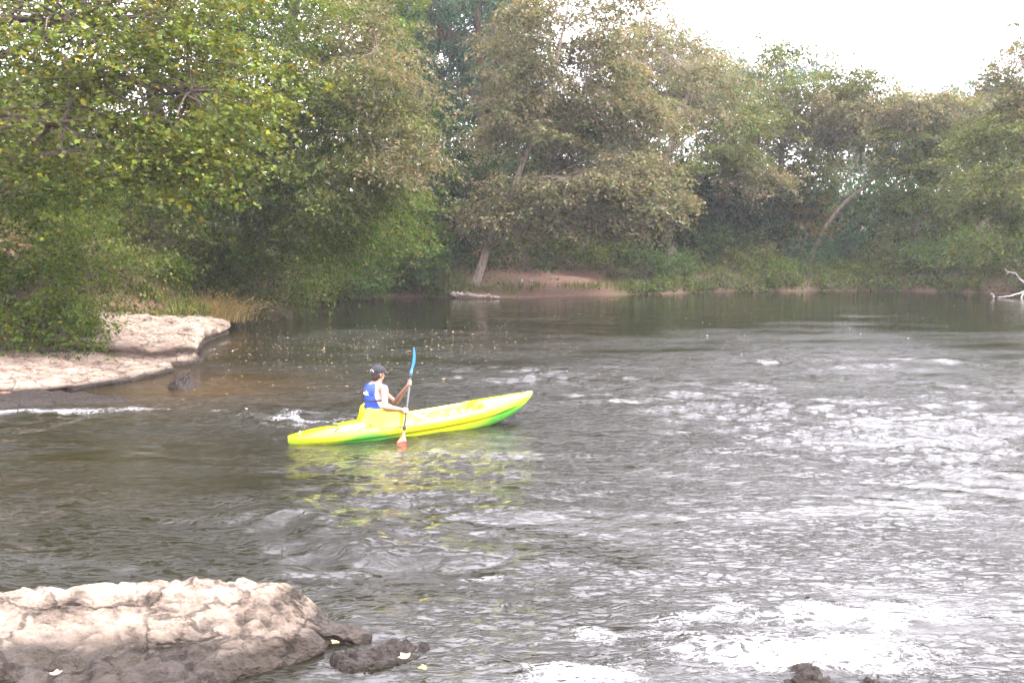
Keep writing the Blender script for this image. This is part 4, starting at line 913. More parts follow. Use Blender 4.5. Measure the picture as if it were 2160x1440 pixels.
# fallen leaves lying on the rocks
def litter(name, label, n, poly, ztop, seed, size=0.07, dense=None):
    rng = np.random.default_rng(seed)
    lo, hi = poly.min(0), poly.max(0)
    x = rng.uniform(lo[0], hi[0], n); y = rng.uniform(lo[1], hi[1], n); k = in_poly(x, y, poly)
    if dense is not None: k &= rng.uniform(0, 1, n) < dense(x, y)
    x, y = x[k], y[k]
    pos = np.stack([x, y, ztop(x, y) + 0.035 + rng.uniform(0, 0.02, len(x))], -1)
    d = rng.normal(size=pos.shape) * np.array([1, 1, 0.12]); nr = rng.normal(0, 0.15, pos.shape) + np.array([0, 0, 1.0])
    cols = palette(len(x), [(4, (0.25, 0.10, 0.05)), (3, (0.35, 0.17, 0.08)), (2, (0.18, 0.10, 0.06)), (1, (0.42, 0.27, 0.09))], rng)
    o = leaves(name, pos, d, nr, size * rng.uniform(0.6, 1.4, len(x)), cols, M_DRY, None, 'diamond', 0.6)
    return tag(o, label, kind="stuff")
LEDGE_TOP = np.array([(-7.2, 21.6), (-7.5, 20.2), (-8.6, 18.7), (-10, 18.2), (-13, 18.4), (-13, 20.6), (-10.2, 21.9), (-8.6, 22.1)])
litter("fallen_leaves", "rust-brown fallen leaves scattered on the low ledge", 1100, LEDGE_TOP, top_ledge, 71, 0.085, lambda x, y: 0.12 + 0.7 * sstep(-8.5, -11, x) + 0.3 * sstep(19.6, 18.6, y))
litter("slab_leaves", "sparse brown leaves on the broad sloping slab", 900, SLAB, top_upper, 72, 0.075, lambda x, y: 0.15 + 0.5 * sstep(-9.5, -11.2, x))
# leaf bits and pale specks coloured as glints on the slow water
def floaters(name, label, n, cx, cy, sx, sy, pal, size, seed):
    rng = np.random.default_rng(seed)
    x = rng.normal(cx, sx, n); y = rng.normal(cy, sy, n); k = signed_dist(x, y) < -0.5; x, y = x[k], y[k]
    pos = np.stack([x, y, water_z(x, y) + 0.012], -1)
    d = rng.normal(size=pos.shape) * np.array([1, 1, 0.05]); nr = rng.normal(0, 0.1, pos.shape) + np.array([0, 0, 1.0])
    o = leaves(name, pos, d, nr, size * rng.uniform(0.5, 1.4, len(x)), palette(len(x), pal, rng), M_DRY, None, 'diamond', 0.7)
    return tag(o, label, kind="stuff")
floaters("leaves_and_glints", "yellow and brown leaf bits and pale painted glints on the slow water behind the boat", 700, -4.0, 27.0, 2.6, 3.5, [(3, (0.45, 0.33, 0.18)), (2, (0.55, 0.50, 0.42)), (2, (0.30, 0.18, 0.08))], 0.06, 81)
floaters("drifting_leaves", "scattered pale leaf bits drifting along the far side of the river", 160, 6, 36, 7, 6, [(2, (0.5, 0.42, 0.3)), (3, (0.62, 0.60, 0.56))], 0.055, 82)

# ------------------------------------------------------------------ smaller things on the banks
def blade_clump(name, label, c, n, h, spread, pal, seed, group=None):
    rng = np.random.default_rng(seed)
    org = np.array(c, float); root = empty(name, org); tag(root, label, "grass", group)
    base = np.c_[rng.normal(0, spread * 0.45, (n, 2)), np.full(n, -0.03)]
    lean = rng.normal(0, 0.42, (n, 2)) + base[:, :2] * 0.6; hh = h * rng.uniform(0.5, 1.15, n)
    t = np.linspace(0, 1, 5)
    path = base[:, None] + np.stack([lean[:, 0:1] * t ** 1.8 * hh[:, None], lean[:, 1:2] * t ** 1.8 * hh[:, None], hh[:, None] * (t - 0.22 * np.abs(lean).sum(1)[:, None] * t ** 2)], -1)
    V, F = tubes(path, (0.006 * (1 - t) + 0.0012)[None] * np.ones((n, 1)), 3)
    me = mesh("blades", V, F, cols=np.repeat(palette(n, pal, rng), 4 * 3, 0))
    obj("blades", me, root, M_DRY)["kind"] = "stuff"
    k = rng.integers(0, n, n // 2); tip = path[k, -1]
    o = leaves("seed_heads", tip, path[k, -1] - path[k, -2], rng.normal(size=tip.shape), np.full(len(k), 0.11), palette(len(k), pal, rng), M_DRY, root, 'diamond', 0.25); o["kind"] = "stuff"
    return root
STRAW = [(4, (0.50, 0.36, 0.15)), (3, (0.40, 0.28, 0.11)), (2, (0.30, 0.24, 0.09)), (1, (0.58, 0.46, 0.24))]
c = onz(445, 672, 0.3); c[2] = 0.25
blade_clump("grass_clump", "tall clump of dry straw-coloured grass at the end of the sandstone slab", c, 700, 0.85, 1.1, STRAW, 5)

def stick(name, label, paths, mat, cat, sides=8):
    """paths: list of (points, r0, r1); the first is the main stem, the others are side limbs"""
    org = np.array(paths[0][0][0], float); org[2] = max(org[2], 0.0)
    root = empty(name, org); tag(root, label, cat)
    rng = np.random.default_rng(len(label))
    for i, (pts, r0, r1) in enumerate(paths):
        p = spline(np.array(pts, float), 24); p[1:-1] += rng.normal(0, r0 * 0.25, (22, 3))
        r = np.linspace(r0, r1, 24) * (1 + 0.12 * rng.normal(size=24)); r[-1] *= 0.5
        V, F = tubes((p - org)[None], r[None], sides)
        caps = [np.arange(sides)[::-1][None], (np.arange(sides) + 23 * sides)[None]]
        obj("stem" if i == 0 else "limb", mesh("stem" if i == 0 else "limb", V, [F] + caps), root, mat)
    return root
stick("driftwood_log", "weathered grey log lying at the waterline below the leaning birch",
      [([onz(955, 621, 0.16), onz(990, 623, 0.14), onz(1055, 628, 0.05)], 0.13, 0.05), ([onz(975, 622, 0.2), onz(962, 617, 0.35)], 0.04, 0.015)], M_LOG, "log")
stick("bleached_branch", "pale bleached crooked branch reaching up at the right edge, the upper one",
      [([at(2240, 628, 49), at(2175, 603, 49), at(2155, 592, 49), at(2143, 578, 49), at(2130, 574, 49), at(2121, 571, 49)], 0.055, 0.02), ([at(2128, 573, 49), at(2122, 579, 49)], 0.035, 0.012), ([at(2124, 573, 49), at(2119, 566, 49)], 0.03, 0.01)], M_DEAD, "deadwood")
stick("bleached_log", "pale bleached log lying low on the water at the right edge, the lower one",
      [([at(2230, 612, 48), at(2170, 613, 48), at(2135, 623, 47.5), at(2104, 627, 47.3)], 0.05, 0.018), ([at(2176, 613, 48), at(2158, 621, 47.8), at(2154, 632, 47.4)], 0.035, 0.03)], M_DEAD, "deadwood")
stick("snag", "small bent stub sticking out of the water left of the bleached log", [([at(2096, 626, 47.2), at(2094, 621, 47.2), at(2089, 619, 47.2)], 0.045, 0.03)], M_DEAD, "deadwood")
stick("fallen_branch", "thin grey fallen branch hanging over the far bank past the dirt beach",
      [([at(1375, 616, 51.5), at(1390, 612, 51.6), at(1400, 617, 51.4), at(1412, 611, 51.8)], 0.04, 0.015), ([at(1385, 613, 51.6), at(1378, 608, 51.8)], 0.02, 0.01)], M_DEAD, "branch")
stick("brush_pile", "purplish bare brush heaped on the far bank under the shrubs",
      [([at(1660, 588, 54.4), at(1690, 582, 54.4), at(1730, 590, 54.2)], 0.05, 0.02), ([at(1670, 580, 54.5), at(1700, 588, 54.3), at(1735, 600, 54)], 0.04, 0.015), ([at(1680, 578, 54.5), at(1690, 592, 54.2)], 0.03, 0.01), ([at(1700, 600, 54), at(1665, 586, 54.3)], 0.03, 0.01)], M_BARK, "branches")

def crumple(name, label, c, r, col, cat, seed, sz=(1, 1, 0.6)):
    """a small crumpled scrap: a dented, folded closed sheet"""
    rng = np.random.default_rng(seed)
    n, m = 14, 20
    th = np.linspace(0.02, math.pi - 0.02, n)[:, None]; ph = np.linspace(0, 2 * math.pi, m, endpoint=False)[None]
    V = np.stack([np.sin(th) * np.cos(ph), np.sin(th) * np.sin(ph), np.cos(th) + 0 * ph], -1).reshape(-1, 3)
    V = V * (1 + 0.45 * np.abs(noise(V * 1.7 + seed))[:, None]) * (1 - 0.2 * np.abs(noise(V * 4 + seed)))[:, None] * r * np.array(sz)
    idx = np.arange(n * m).reshape(n, m)
    F = np.stack([idx[:-1], np.roll(idx, -1, 1)[:-1], np.roll(idx, -1, 1)[1:], idx[1:]], -1).reshape(-1, 4)
    o = obj(name, mesh(name, V, [F, idx[0][None], idx[-1][::-1][None]], smooth=False), None, plain(name + "_paper", col, 0.6, 0.4, var=0.2))
    o.location = tuple(map(float, c))
    return tag(o, label, cat)
def on_ground(px, py, dz=0.03):
    """where the sight line through (px, py) meets the bank"""
    Y = np.arange(16, 75, 0.05); P = np.array([at(px, py, q) for q in Y])
    g = lift(np.c_[P[:, :2], ground_z(P[:, 0], P[:, 1])])[:, 2]
    k = int(np.argmax(P[:, 2] < g + dz)); return np.array([P[k, 0], P[k, 1], g[k] + dz])
crumple("litter_scrap", "crumpled white scrap caught in the weeds above the sandstone slab", on_ground(220, 549), 0.06, (0.5, 0.5, 0.5), "litter", 1)
crumple("litter_scrap", "bluish-white scrap in the weeds at the left edge", on_ground(15, 631), 0.06, (0.75, 0.82, 0.9), "litter", 2)
crumple("litter_scrap", "pale scrap lying on the upper part of the sandstone slab", on_ground(215, 645), 0.07, (0.72, 0.72, 0.78), "litter", 3, (1.3, 1, 0.4))
crumple("litter_scrap", "small pink scrap where the slab meets the weeds", on_ground(343, 641), 0.05, (0.75, 0.25, 0.27), "litter", 4)
crumple("litter_scrap", "tiny white scrap on the bare dirt beach across the river", on_ground(1101, 592, 0.06), 0.07, (0.35, 0.35, 0.38), "litter", 5, (0.7, 0.7, 1.4))
crumple("pale_stone", "pale rounded stone beside the white scrap on the dirt beach", on_ground(1121, 594), 0.11, (0.2, 0.165, 0.13), "stone", 6, (1.4, 1, 0.6))
def single_leaf(px, py, z, size, col, label, seed, rot):
    c = onz(px, py, z)
    P = MAPLE * size; P = P - P.mean(0)
    V = np.array([(x, y, 0.15 * abs(x) + 0.1 * y * y / size) for x, y in P]); V = np.vstack([V, V - np.array([0, 0, 0.002])])
    F = [tuple(range(8)), tuple(range(15, 7, -1))] + [(i, i + 8, (i + 1) % 8 + 8, (i + 1) % 8) for i in range(8)]
    o = obj("fallen_leaf", mesh("fallen_leaf", V, F, smooth=False), None, plain("dead_leaf", col, 0.6, 0.4, var=0.25, scale=20)); o.location = tuple(map(float, c)); o.rotation_euler = (0.1, -0.1, rot)
    return tag(o, label, "leaf")
single_leaf(853, 1383, 0.05, 0.085, (0.5, 0.3, 0.13), "tan curled leaf lying on the low wet rock", 1, 0.6)
single_leaf(893, 1407, 0.05, 0.06, (0.72, 0.58, 0.06), "bright yellow leaf on the water beside the low wet rock", 2, 1.9)
single_leaf(707, 1353, 0.07, 0.06, (0.72, 0.50, 0.12), "yellow leaf caught at the wet foot of the near pale rock", 3, 2.7)
single_leaf(118, 1418, 0.10, 0.07, (0.55, 0.28, 0.2), "reddish leaf stuck in a crack of the near pale rock", 4, 0.2)

# ------------------------------------------------------------------ kayak (x forward, z up, z = 0 near the waterline)
HALF = 1.94
HEAD = math.atan2(2.04, 3.30)
kayak = empty("kayak", (KAYAK_C[0], KAYAK_C[1], -0.012))
kayak.rotation_euler = Euler((math.radians(2.0), -0.047, HEAD), 'XYZ')
tag(kayak, "yellow and lime-green sit-on-top kayak pointing away to the right", "kayak")
def k_w(t):
    tb = np.where(t > 0, np.abs(t) ** 2.2, np.abs(t) ** 2.4)
    return 0.36 * np.clip(1 - tb, 0, 1) ** np.where(t > 0, 0.72, 0.62) + 0.012
def k_s(t): return 0.235 + np.where(t > 0, 0.095 * np.abs(t) ** 1.7, -0.015 * np.abs(t) ** 2)
def k_k(t): return np.where(t > 0, -0.10 + 0.36 * np.abs(t) ** 4.5 + 0.05 * t ** 2, -0.10 + 0.23 * np.abs(t) ** 7)
def deck_z(x, v):
    """v: 0 centre .. 1 rail"""
    t = x / HALF; s = k_s(t)
    crown = 0.035 * (1 - v ** 2) * np.clip(1 - np.abs(t) ** 3, 0, 1) + np.where(x > 0.9, 0.03 * (1 - v ** 2), 0) + np.where(x < -0.75, 0.025 * (1 - v ** 1.5) * sstep(-1.9, -1.0, x), 0)
    z = s + crown
    seat = sstep(-0.66, -0.52, x) * sstep(0.12, -0.02, x) * sstep(0.80, 0.62, v)
    leg = sstep(-0.06, 0.06, x) * sstep(1.02, 0.82, x) * sstep(0.80, 0.66, v) * (0.45 + 0.55 * sstep(0.10, 0.30, v))
    heel = 0.05 * (np.exp(-((x - 0.50) / 0.05) ** 2) + np.exp(-((x - 0.70) / 0.05) ** 2)) * sstep(0.8, 0.6, v)
    return z - 0.16 * seat - 0.15 * leg + heel
xs_ = np.concatenate([-HALF * np.cos(np.linspace(0, math.pi / 2, 60)), HALF * np.sin(np.linspace(0, math.pi / 2, 60))[1:]])
def section(x):
    t = x / HALF; w, s, k = k_w(t), k_s(t), k_k(t)
    hgt = s - k
    lo = [(0.0, k), (0.25, k + 0.02 * hgt), (0.5, k + 0.06 * hgt), (0.70, k + 0.14 * hgt), (0.80, k + 0.27 * hgt), (0.86, k + 0.42 * hgt), (0.885, k + 0.52 * hgt), (0.89, k + 0.585 * hgt),
          (0.955, k + 0.615 * hgt), (0.998, k + 0.68 * hgt), (1.01, k + 0.76 * hgt), (1.005, k + 0.85 * hgt), (0.985, k + 0.93 * hgt), (0.955, k + 0.975 * hgt)]
    pts = [(a * w, z) for a, z in lo]
    for v in np.linspace(0.92, 0, 20):
        pts.append((v * w, float(deck_z(np.array(x), np.array(v)))))
    return pts
rows = []
for x in xs_:
    h_ = section(float(x))
    rows.append([(x, -y, z) for y, z in h_] + [(x, y, z) for y, z in h_[::-1][1:-1]])
R_ = np.array(rows); nk, mk = R_.shape[:2]
idx = np.arange(nk * mk).reshape(nk, mk)
Fk = np.stack([idx[:-1], idx[1:], np.roll(idx, -1, 1)[1:], np.roll(idx, -1, 1)[:-1]], -1).reshape(-1, 4)
Vk = R_.reshape(-1, 3)
tk = Vk[:, 0] / HALF
zrel = (Vk[:, 2] - k_k(tk)) / (k_s(tk) - k_k(tk) + 1e-6)
def gb(t, c, w): return np.exp(-((t - c) / w) ** 2)
mott = 0.25 * noise(Vk * np.array([2.2, 3, 3]) + 4)
gm = np.clip(gb(tk, -0.50, 0.19) * sstep(1.15, 0.55, zrel) + gb(tk, 0.68, 0.13) * sstep(1.05, 0.5, zrel) + 0.30 * gb(tk, -0.45, 0.35) + 0.62 * sstep(0.64, 0.45, zrel) * (0.35 + 0.65 * sstep(0.1, 0.5, np.abs(tk))) + mott * 0.4, 0, 1)
yel = np.array([0.47, 0.48, 0.006]); grn = np.array([0.06, 0.25, 0.025])
ck = (yel * (1 - gm[:, None]) + grn * gm[:, None]) * (1 - 0.22 * np.clip(fbm(Vk * np.array([6, 14, 14]) + 9, 3), 0, 1))[:, None]
M_KAYAK = tinted("moulded_plastic", 0.16, 0.5, 0.0, 0.06, 40)
obj("hull", mesh("hull", Vk, [Fk, idx[0][::-1][None], idx[-1][None]], cols=ck), kayak, M_KAYAK)
# raised moulded backrest wrapping the seat
def hoop():
    n = 64; u = np.linspace(0, 1, n)
    th = (u - 0.5) * math.pi
    bx_ = np.where(np.abs(u - 0.5) < 0.25, 0, 0)
    P = []
    for q in u:
        a = (q - 0.5) * 2                                    # -1 right front .. +1 left front
        f = min(1.0, abs(a) / 0.42)
        if abs(a) < 0.42:
            y = 0.285 * math.sin(f * math.pi / 2) * (1 if a > 0 else -1); x = -0.84 + 0.20 * (1 - math.cos(f * math.pi / 2))
        else:
            g_ = (abs(a) - 0.42) / 0.58
            y = (0.285 + 0.028 * math.sin(g_ * math.pi / 2)) * (1 if a > 0 else -1); x = -0.64 + 0.64 * g_
        hh = 0.23 * float(sstep(0.0, 0.50, np.array(-x))) + 0.004
        if abs(a) < 0.15: hh -= 0.03 * (1 - abs(a) / 0.15) ** 2
        P.append((x, y, hh))
    P = np.array(P)
    tn = np.gradient(P[:, :2], axis=0); tn = tn / np.linalg.norm(tn, axis=1)[:, None]
    nrm2 = np.stack([tn[:, 1], -tn[:, 0]], -1)              # outwards
    flip = np.sign((nrm2 * (P[:, :2] - np.array([-0.3, 0]))).sum(1)); nrm2 = nrm2 * flip[:, None]
    prof = [(0.075, 0.0), (0.055, 0.10), (0.035, 0.30), (0.022, 0.55), (0.014, 0.78), (0.002, 0.93), (-0.015, 1.0), (-0.032, 0.95), (-0.040, 0.75), (-0.045, 0.45), (-0.05, 0.1), (-0.055, -0.3)]
    ringv = []
    for (off, fz) in prof:
        xy = P[:, :2] + nrm2 * off * np.clip(P[:, 2:3] / 0.12 + 0.15, 0.15, 1.2)
        b0 = k_s(xy[:, 0] / HALF) + 0.012
        ringv.append(np.c_[xy, b0 + P[:, 2] * fz - (0.02 if fz <= 0 else 0)])
    Vh = np.array(ringv); a_, b_ = Vh.shape[:2]
    ix = np.arange(a_ * b_).reshape(a_, b_)
    Fh = np.stack([ix[:-1, :-1], ix[:-1, 1:], ix[1:, 1:], ix[1:, :-1]], -1).reshape(-1, 4)
    o = obj("backrest", mesh("backrest", Vh.reshape(-1, 3), [Fh, ix[:, 0][None], ix[:, -1][::-1][None]], cols=np.tile(np.array([0.50, 0.46, 0.003]), (a_ * b_, 1))), kayak, M_KAYAK)
    return o
hoop()
M_BLACK = plain("black_rubber", (0.012, 0.012, 0.013), 0.5, 0.4, var=0.2)
M_GREY = plain("grey_rubber", (0.12, 0.12, 0.13), 0.5, 0.4, var=0.2)
def dz_(x, y): 
    v = abs(y) / float(k_w(np.array(x / HALF))); return float(deck_z(np.array(float(x)), np.array(min(v, 1.0))))
def kpath(name, pts, r, mat, lift_=0.012, n=24, sides=6):
    p = spline([(x, y, dz_(x, y) + lift_ + e) for x, y, e in pts], n)
    V, F = tubes(p[None], np.full((1, n), r), sides)
    caps = [np.arange(sides)[::-1][None], (np.arange(sides) + (n - 1) * sides)[None]]
    return obj(name, mesh(name, V, [F] + caps), kayak, mat)
kpath("carry_handle", [(-1.80, -0.055, 0.0), (-1.785, -0.03, 0.015), (-1.77, 0.0, 0.02), (-1.755, 0.03, 0.015), (-1.74, 0.055, 0.0)], 0.016, M_GREY)
kpath("carry_handle", [(1.76, -0.05, 0.0), (1.765, 0.0, 0.02), (1.77, 0.05, 0.0)], 0.011, M_BLACK)
kpath("bungee_cord", [(-1.40, -0.215, -0.03), (-1.33, -0.19, 0.0), (-1.24, -0.05, 0.0), (-1.30, 0.06, 0.0), (-1.45, 0.17, 0.0), (-1.5, 0.2, -0.02)], 0.009, M_BLACK, n=40)
kpath("eyelet", [(-0.86, -0.255, 0.0), (-0.85, -0.25, 0.012), (-0.84, -0.255, 0.0)], 0.008, M_BLACK)
for xx in (1.55, 1.62): kpath("eyelet", [(xx, -0.07, 0.0), (xx + 0.012, -0.065, 0.012), (xx + 0.024, -0.07, 0.0)], 0.006, M_BLACK)
# hand-painted cyan mark on the stern deck: T - 3
def deck_strokes(name, strokes, wdt, mat, origin, ax, ay):
    Vs, Fs, n = [], [], 0
    for st in strokes:
        p2 = spline(np.array([(a, b) for a, b in st]), 12) if len(st) > 2 else np.array([np.array(st[0]) + (np.array(st[1]) - np.array(st[0])) * q for q in np.linspace(0, 1, 8)])
        tn = np.gradient(p2, axis=0); tn /= np.linalg.norm(tn, axis=1)[:, None] + 1e-9; nn = np.stack([-tn[:, 1], tn[:, 0]], -1)
        rows_ = []
        for sg in (-1, 1):
            q = p2 + nn * sg * wdt / 2
            xy = np.array(origin) + q[:, :1] * np.array(ax) + q[:, 1:] * np.array(ay)
            rows_.append(np.array([(x, y, dz_(x, y) + 0.004) for x, y in xy]))
        m_ = len(p2); Vs += rows_
        ix = n + np.arange(2 * m_).reshape(2, m_); n += 2 * m_
        Fs.append(np.stack([ix[0, :-1], ix[0, 1:], ix[1, 1:], ix[1, :-1]], -1))
    return obj(name, mesh(name, np.vstack(Vs), Fs, smooth=False), kayak, mat)
M_CYAN = plain("cyan_marker_paint", (0.08, 0.52, 0.75), 0.5, 0.4, var=0.25, scale=30)
deck_strokes("painted_mark", [[(0.0, 0.10), (0.09, 0.105)], [(0.045, 0.10), (0.035, 0.05), (0.05, 0.0)], [(0.105, 0.075), (0.16, 0.08)], [(0.20, 0.11), (0.25, 0.115), (0.235, 0.07), (0.265, 0.03), (0.20, 0.01)]], 0.026, M_CYAN, (-1.17, -0.255), (1, 0.06), (0, 1.05))
M_SMALL = plain("grey_lettering", (0.35, 0.33, 0.45), 0.5, 0.4, var=0.3, scale=40)
deck_strokes("bow_lettering", [[(0.0, 0.0), (0.02, 0.03), (0.05, 0.0)], [(0.06, 0.0), (0.08, 0.025), (0.10, 0.0)], [(0.12, 0.0), (0.13, 0.03), (0.15, 0.005)], [(0.17, 0.005), (0.19, 0.02)]], 0.010, M_SMALL, (1.18, -0.06), (1, 0), (0, 1))

# ------------------------------------------------------------------ paddle
PR, PL = at(857, 867, 14.56), at(864, 808, 14.80)            # where the hands close on the shaft
pd = norm(PL - PR)
p_low = PR - pd * 0.30; p_top = PL + pd * 0.14                # blade roots
paddle = empty("paddle", p_low)
tag(paddle, "kayak paddle with grey shaft, blue upper blade and red lower blade in the water", "paddle")
def local(p): return np.asarray(p) - p_low
M_SHAFT = plain("aluminium_shaft", (0.05, 0.05, 0.055), 0.45, 0.3, metal=0.0, var=0.1)
M_BLUE = plain("blue_plastic_blade", (0.012, 0.13, 0.46), 0.35, 0.5, var=0.08)
M_RED = plain("red_plastic_blade", (0.65, 0.08, 0.04), 0.35, 0.5, var=0.08)
def rod(name, a, b, r, mat, parent, sides=12):
    V, F = tubes(np.array([[a, a + (b - a) * 0.5, b]]), np.full((1, 3), r), sides)
    return obj(name, mesh(name, V, [F, np.arange(sides)[::-1][None], (np.arange(sides) + 2 * sides)[None]]), parent, mat)
rod("shaft", local(p_low), local(p_top), 0.0155, M_SHAFT, paddle)
for f_ in (p_low + pd * 0.035, p_top - pd * 0.045):
    rod("drip_ring", local(f_), local(f_ + pd * 0.03), 0.027, M_BLACK, paddle)
def blade(root_p, direc, face, mat, name, Lb=0.43, Wb=0.085):
    """asymmetric spoon blade: loft of flattened sections"""
    face = norm(face - direc * np.dot(face, direc)); sd = np.cross(direc, face)
    n = 22; rows_ = []
    for i in range(n):
        t = i / (n - 1)
        w = 0.018 + (Wb - 0.018) * (sstep(0.10, 0.55, np.array(t))) ; w = float(w) * math.sqrt(max(0.0, 1 - max(0, (t - 0.72) / 0.285) ** 2.2)) + 0.002
        th = 0.018 * (1 - float(sstep(0.0, 0.35, np.array(t)))) + 0.0045
        c = root_p + direc * (t * Lb) + face * (0.012 * math.sin(t * math.pi)) + sd * 0.010 * t
        ring = []
        for k in range(12):
            a = k * math.pi / 6
            ring.append(c + sd * w * math.cos(a) + face * (th * math.sin(a) + 0.012 * (math.cos(a) ** 2) * (w / Wb)))
        rows_.append(ring)
    R2 = np.array(rows_) ; ix = np.arange(n * 12).reshape(n, 12)
    F = np.stack([ix[:-1], np.roll(ix, -1, 1)[:-1], np.roll(ix, -1, 1)[1:], ix[1:]], -1).reshape(-1, 4)
    return obj(name, mesh(name, R2.reshape(-1, 3), [F, ix[0][::-1][None], ix[-1][None]]), paddle, mat)
view = np.array([-0.06, 1.0, -0.1])
blade(local(p_top), pd, np.array([1.0, -0.12, 0.0]), M_BLUE, "blade")                         # seen almost edge on
blade(local(p_low), -pd, np.array([0.15, -1.0, 0.0]), M_RED, "blade")

# ------------------------------------------------------------------ person: one continuous body, clothes as children
def capsule(a, b, r0, r1, n=14, caps=4):
    a, b = np.asarray(a, float), np.asarray(b, float); d = norm(b - a)
    ref = np.array([1.0, 0, 0]) if abs(d[0]) < 0.8 else np.array([0, 1.0, 0])
    u = norm(np.cross(d, ref)); v = np.cross(d, u)
    prof = [(-math.cos(q) * r0, math.sin(q) * r0, a) for q in np.linspace(0.05, math.pi / 2, caps)] + [(math.sin(q) * r1, math.cos(q) * r1, b) for q in np.linspace(0, math.pi / 2 - 0.05, caps)]
    th = np.arange(n) * 2 * math.pi / n
    V = np.array([c + d * h + (u * math.cos(t) + v * math.sin(t)) * r for h, r, c in prof for t in th])
    K = len(prof); ix = np.arange(K * n).reshape(K, n)
    F = [tuple(f) for f in np.stack([ix[:-1], np.roll(ix, -1, 1)[:-1], np.roll(ix, -1, 1)[1:], ix[1:]], -1).reshape(-1, 4)]
    return V, F + [tuple(ix[0][::-1]), tuple(ix[-1])]
def ellip(c, rad, axes, n=18, m=12):
    th = np.linspace(0.04, math.pi - 0.04, m); ph = np.arange(n) * 2 * math.pi / n
    V = np.array([[math.sin(t) * math.cos(p), math.sin(t) * math.sin(p), math.cos(t)] for t in th for p in ph]) * np.array(rad)
    V = V @ np.array(axes) + np.asarray(c)
    ix = np.arange(m * n).reshape(m, n)
    F = [tuple(f) for f in np.stack([ix[:-1], ix[1:], np.roll(ix, -1, 1)[1:], np.roll(ix, -1, 1)[:-1]], -1).reshape(-1, 4)]
    return V, F + [tuple(ix[0]), tuple(ix[-1][::-1])]
def blend(name, solids, voxel, smooth=6, org=None, cut=None):
    """fuse solids into one continuous smooth surface"""
    Vs, Fs, n = [], [], 0
    for V, F in solids:
        Vs.append(V); Fs += [tuple(i + n for i in f) for f in F]; n += len(V)
    me = bpy.data.meshes.new(name + "_raw")
    me.from_pydata([tuple(map(float, v)) for v in (np.vstack(Vs) - org)], [], [tuple(map(int, f)) for f in Fs])
    o = bpy.data.objects.new(name + "_raw", me); COL.objects.link(o)
    rm = o.modifiers.new("r", 'REMESH'); rm.mode = 'VOXEL'; rm.voxel_size = voxel
    sm = o.modifiers.new("s", 'SMOOTH'); sm.iterations = smooth; sm.factor = 0.5
    dg = bpy.context.evaluated_depsgraph_get(); dg.update()
    out = bpy.data.meshes.new_from_object(o.evaluated_get(dg))
    bpy.data.objects.remove(o); bpy.data.meshes.remove(me)
    if cut is not None:
        import bmesh
        bm = bmesh.new(); bm.from_mesh(out)
        kill = [v for v in bm.verts if cut(np.array(v.co) + org)]
        bmesh.ops.delete(bm, geom=kill, context='VERTS'); bm.to_mesh(out); bm.free()
    out.name = name
    out.polygons.foreach_set("use_smooth", np.ones(len(out.polygons), bool))
    return out
fa = math.radians(26)                                         # the way the chest faces
FW = np.array([math.cos(fa), math.sin(fa), 0]); LF = np.array([-math.sin(fa), math.cos(fa), 0]); UP = np.array([0, 0, 1.0])
hip = at(802, 886, 14.80); chest = at(792, 838, 14.80); neck = at(797, 810, 14.82); head = at(797, 788, 14.83)
lean = norm(neck - hip); side_ax = LF
fr_ax = norm(np.cross(side_ax, lean)); AX = [fr_ax, side_ax, lean]
shR = neck - LF * 0.185 - lean * 0.055 + FW * 0.03; shL = neck + LF * 0.185 - lean * 0.05 + FW * 0.02
elR = at(812, 859, 14.44); elL = at(834, 849, 15.06)
wrR = PR - norm(PR - elR) * 0.075 + np.array([0, 0, 0.012]); wrL = PL - norm(PL - elL) * 0.075
hipR, hipL = hip - LF * 0.09, hip + LF * 0.09
kf = np.array([math.cos(HEAD), math.sin(HEAD), 0]); kl = np.array([-math.sin(HEAD), math.cos(HEAD), 0])
base_z = hip[2]
knR = hip + kf * 0.40 - kl * 0.15; knR[2] = base_z - 0.005; knL = hip + kf * 0.40 + kl * 0.15; knL[2] = base_z + 0.02
anR = hip + kf * 0.76 - kl * 0.14; anR[2] = base_z - 0.06; anL = hip + kf * 0.76 + kl * 0.14; anL[2] = base_z - 0.055
toR = anR + kf * 0.10 + np.array([0, 0, 0.05]); toL = anL + kf * 0.10 + np.array([0, 0, 0.09])
ORG = hip.copy(); ORG[2] -= 0.12
ha = math.radians(40); HF = np.array([math.cos(ha), math.sin(ha), -0.06]); HF = norm(HF); HS = norm(np.cross(UP, HF)); HU = np.cross(HF, HS); HAX = [HF, HS, HU]
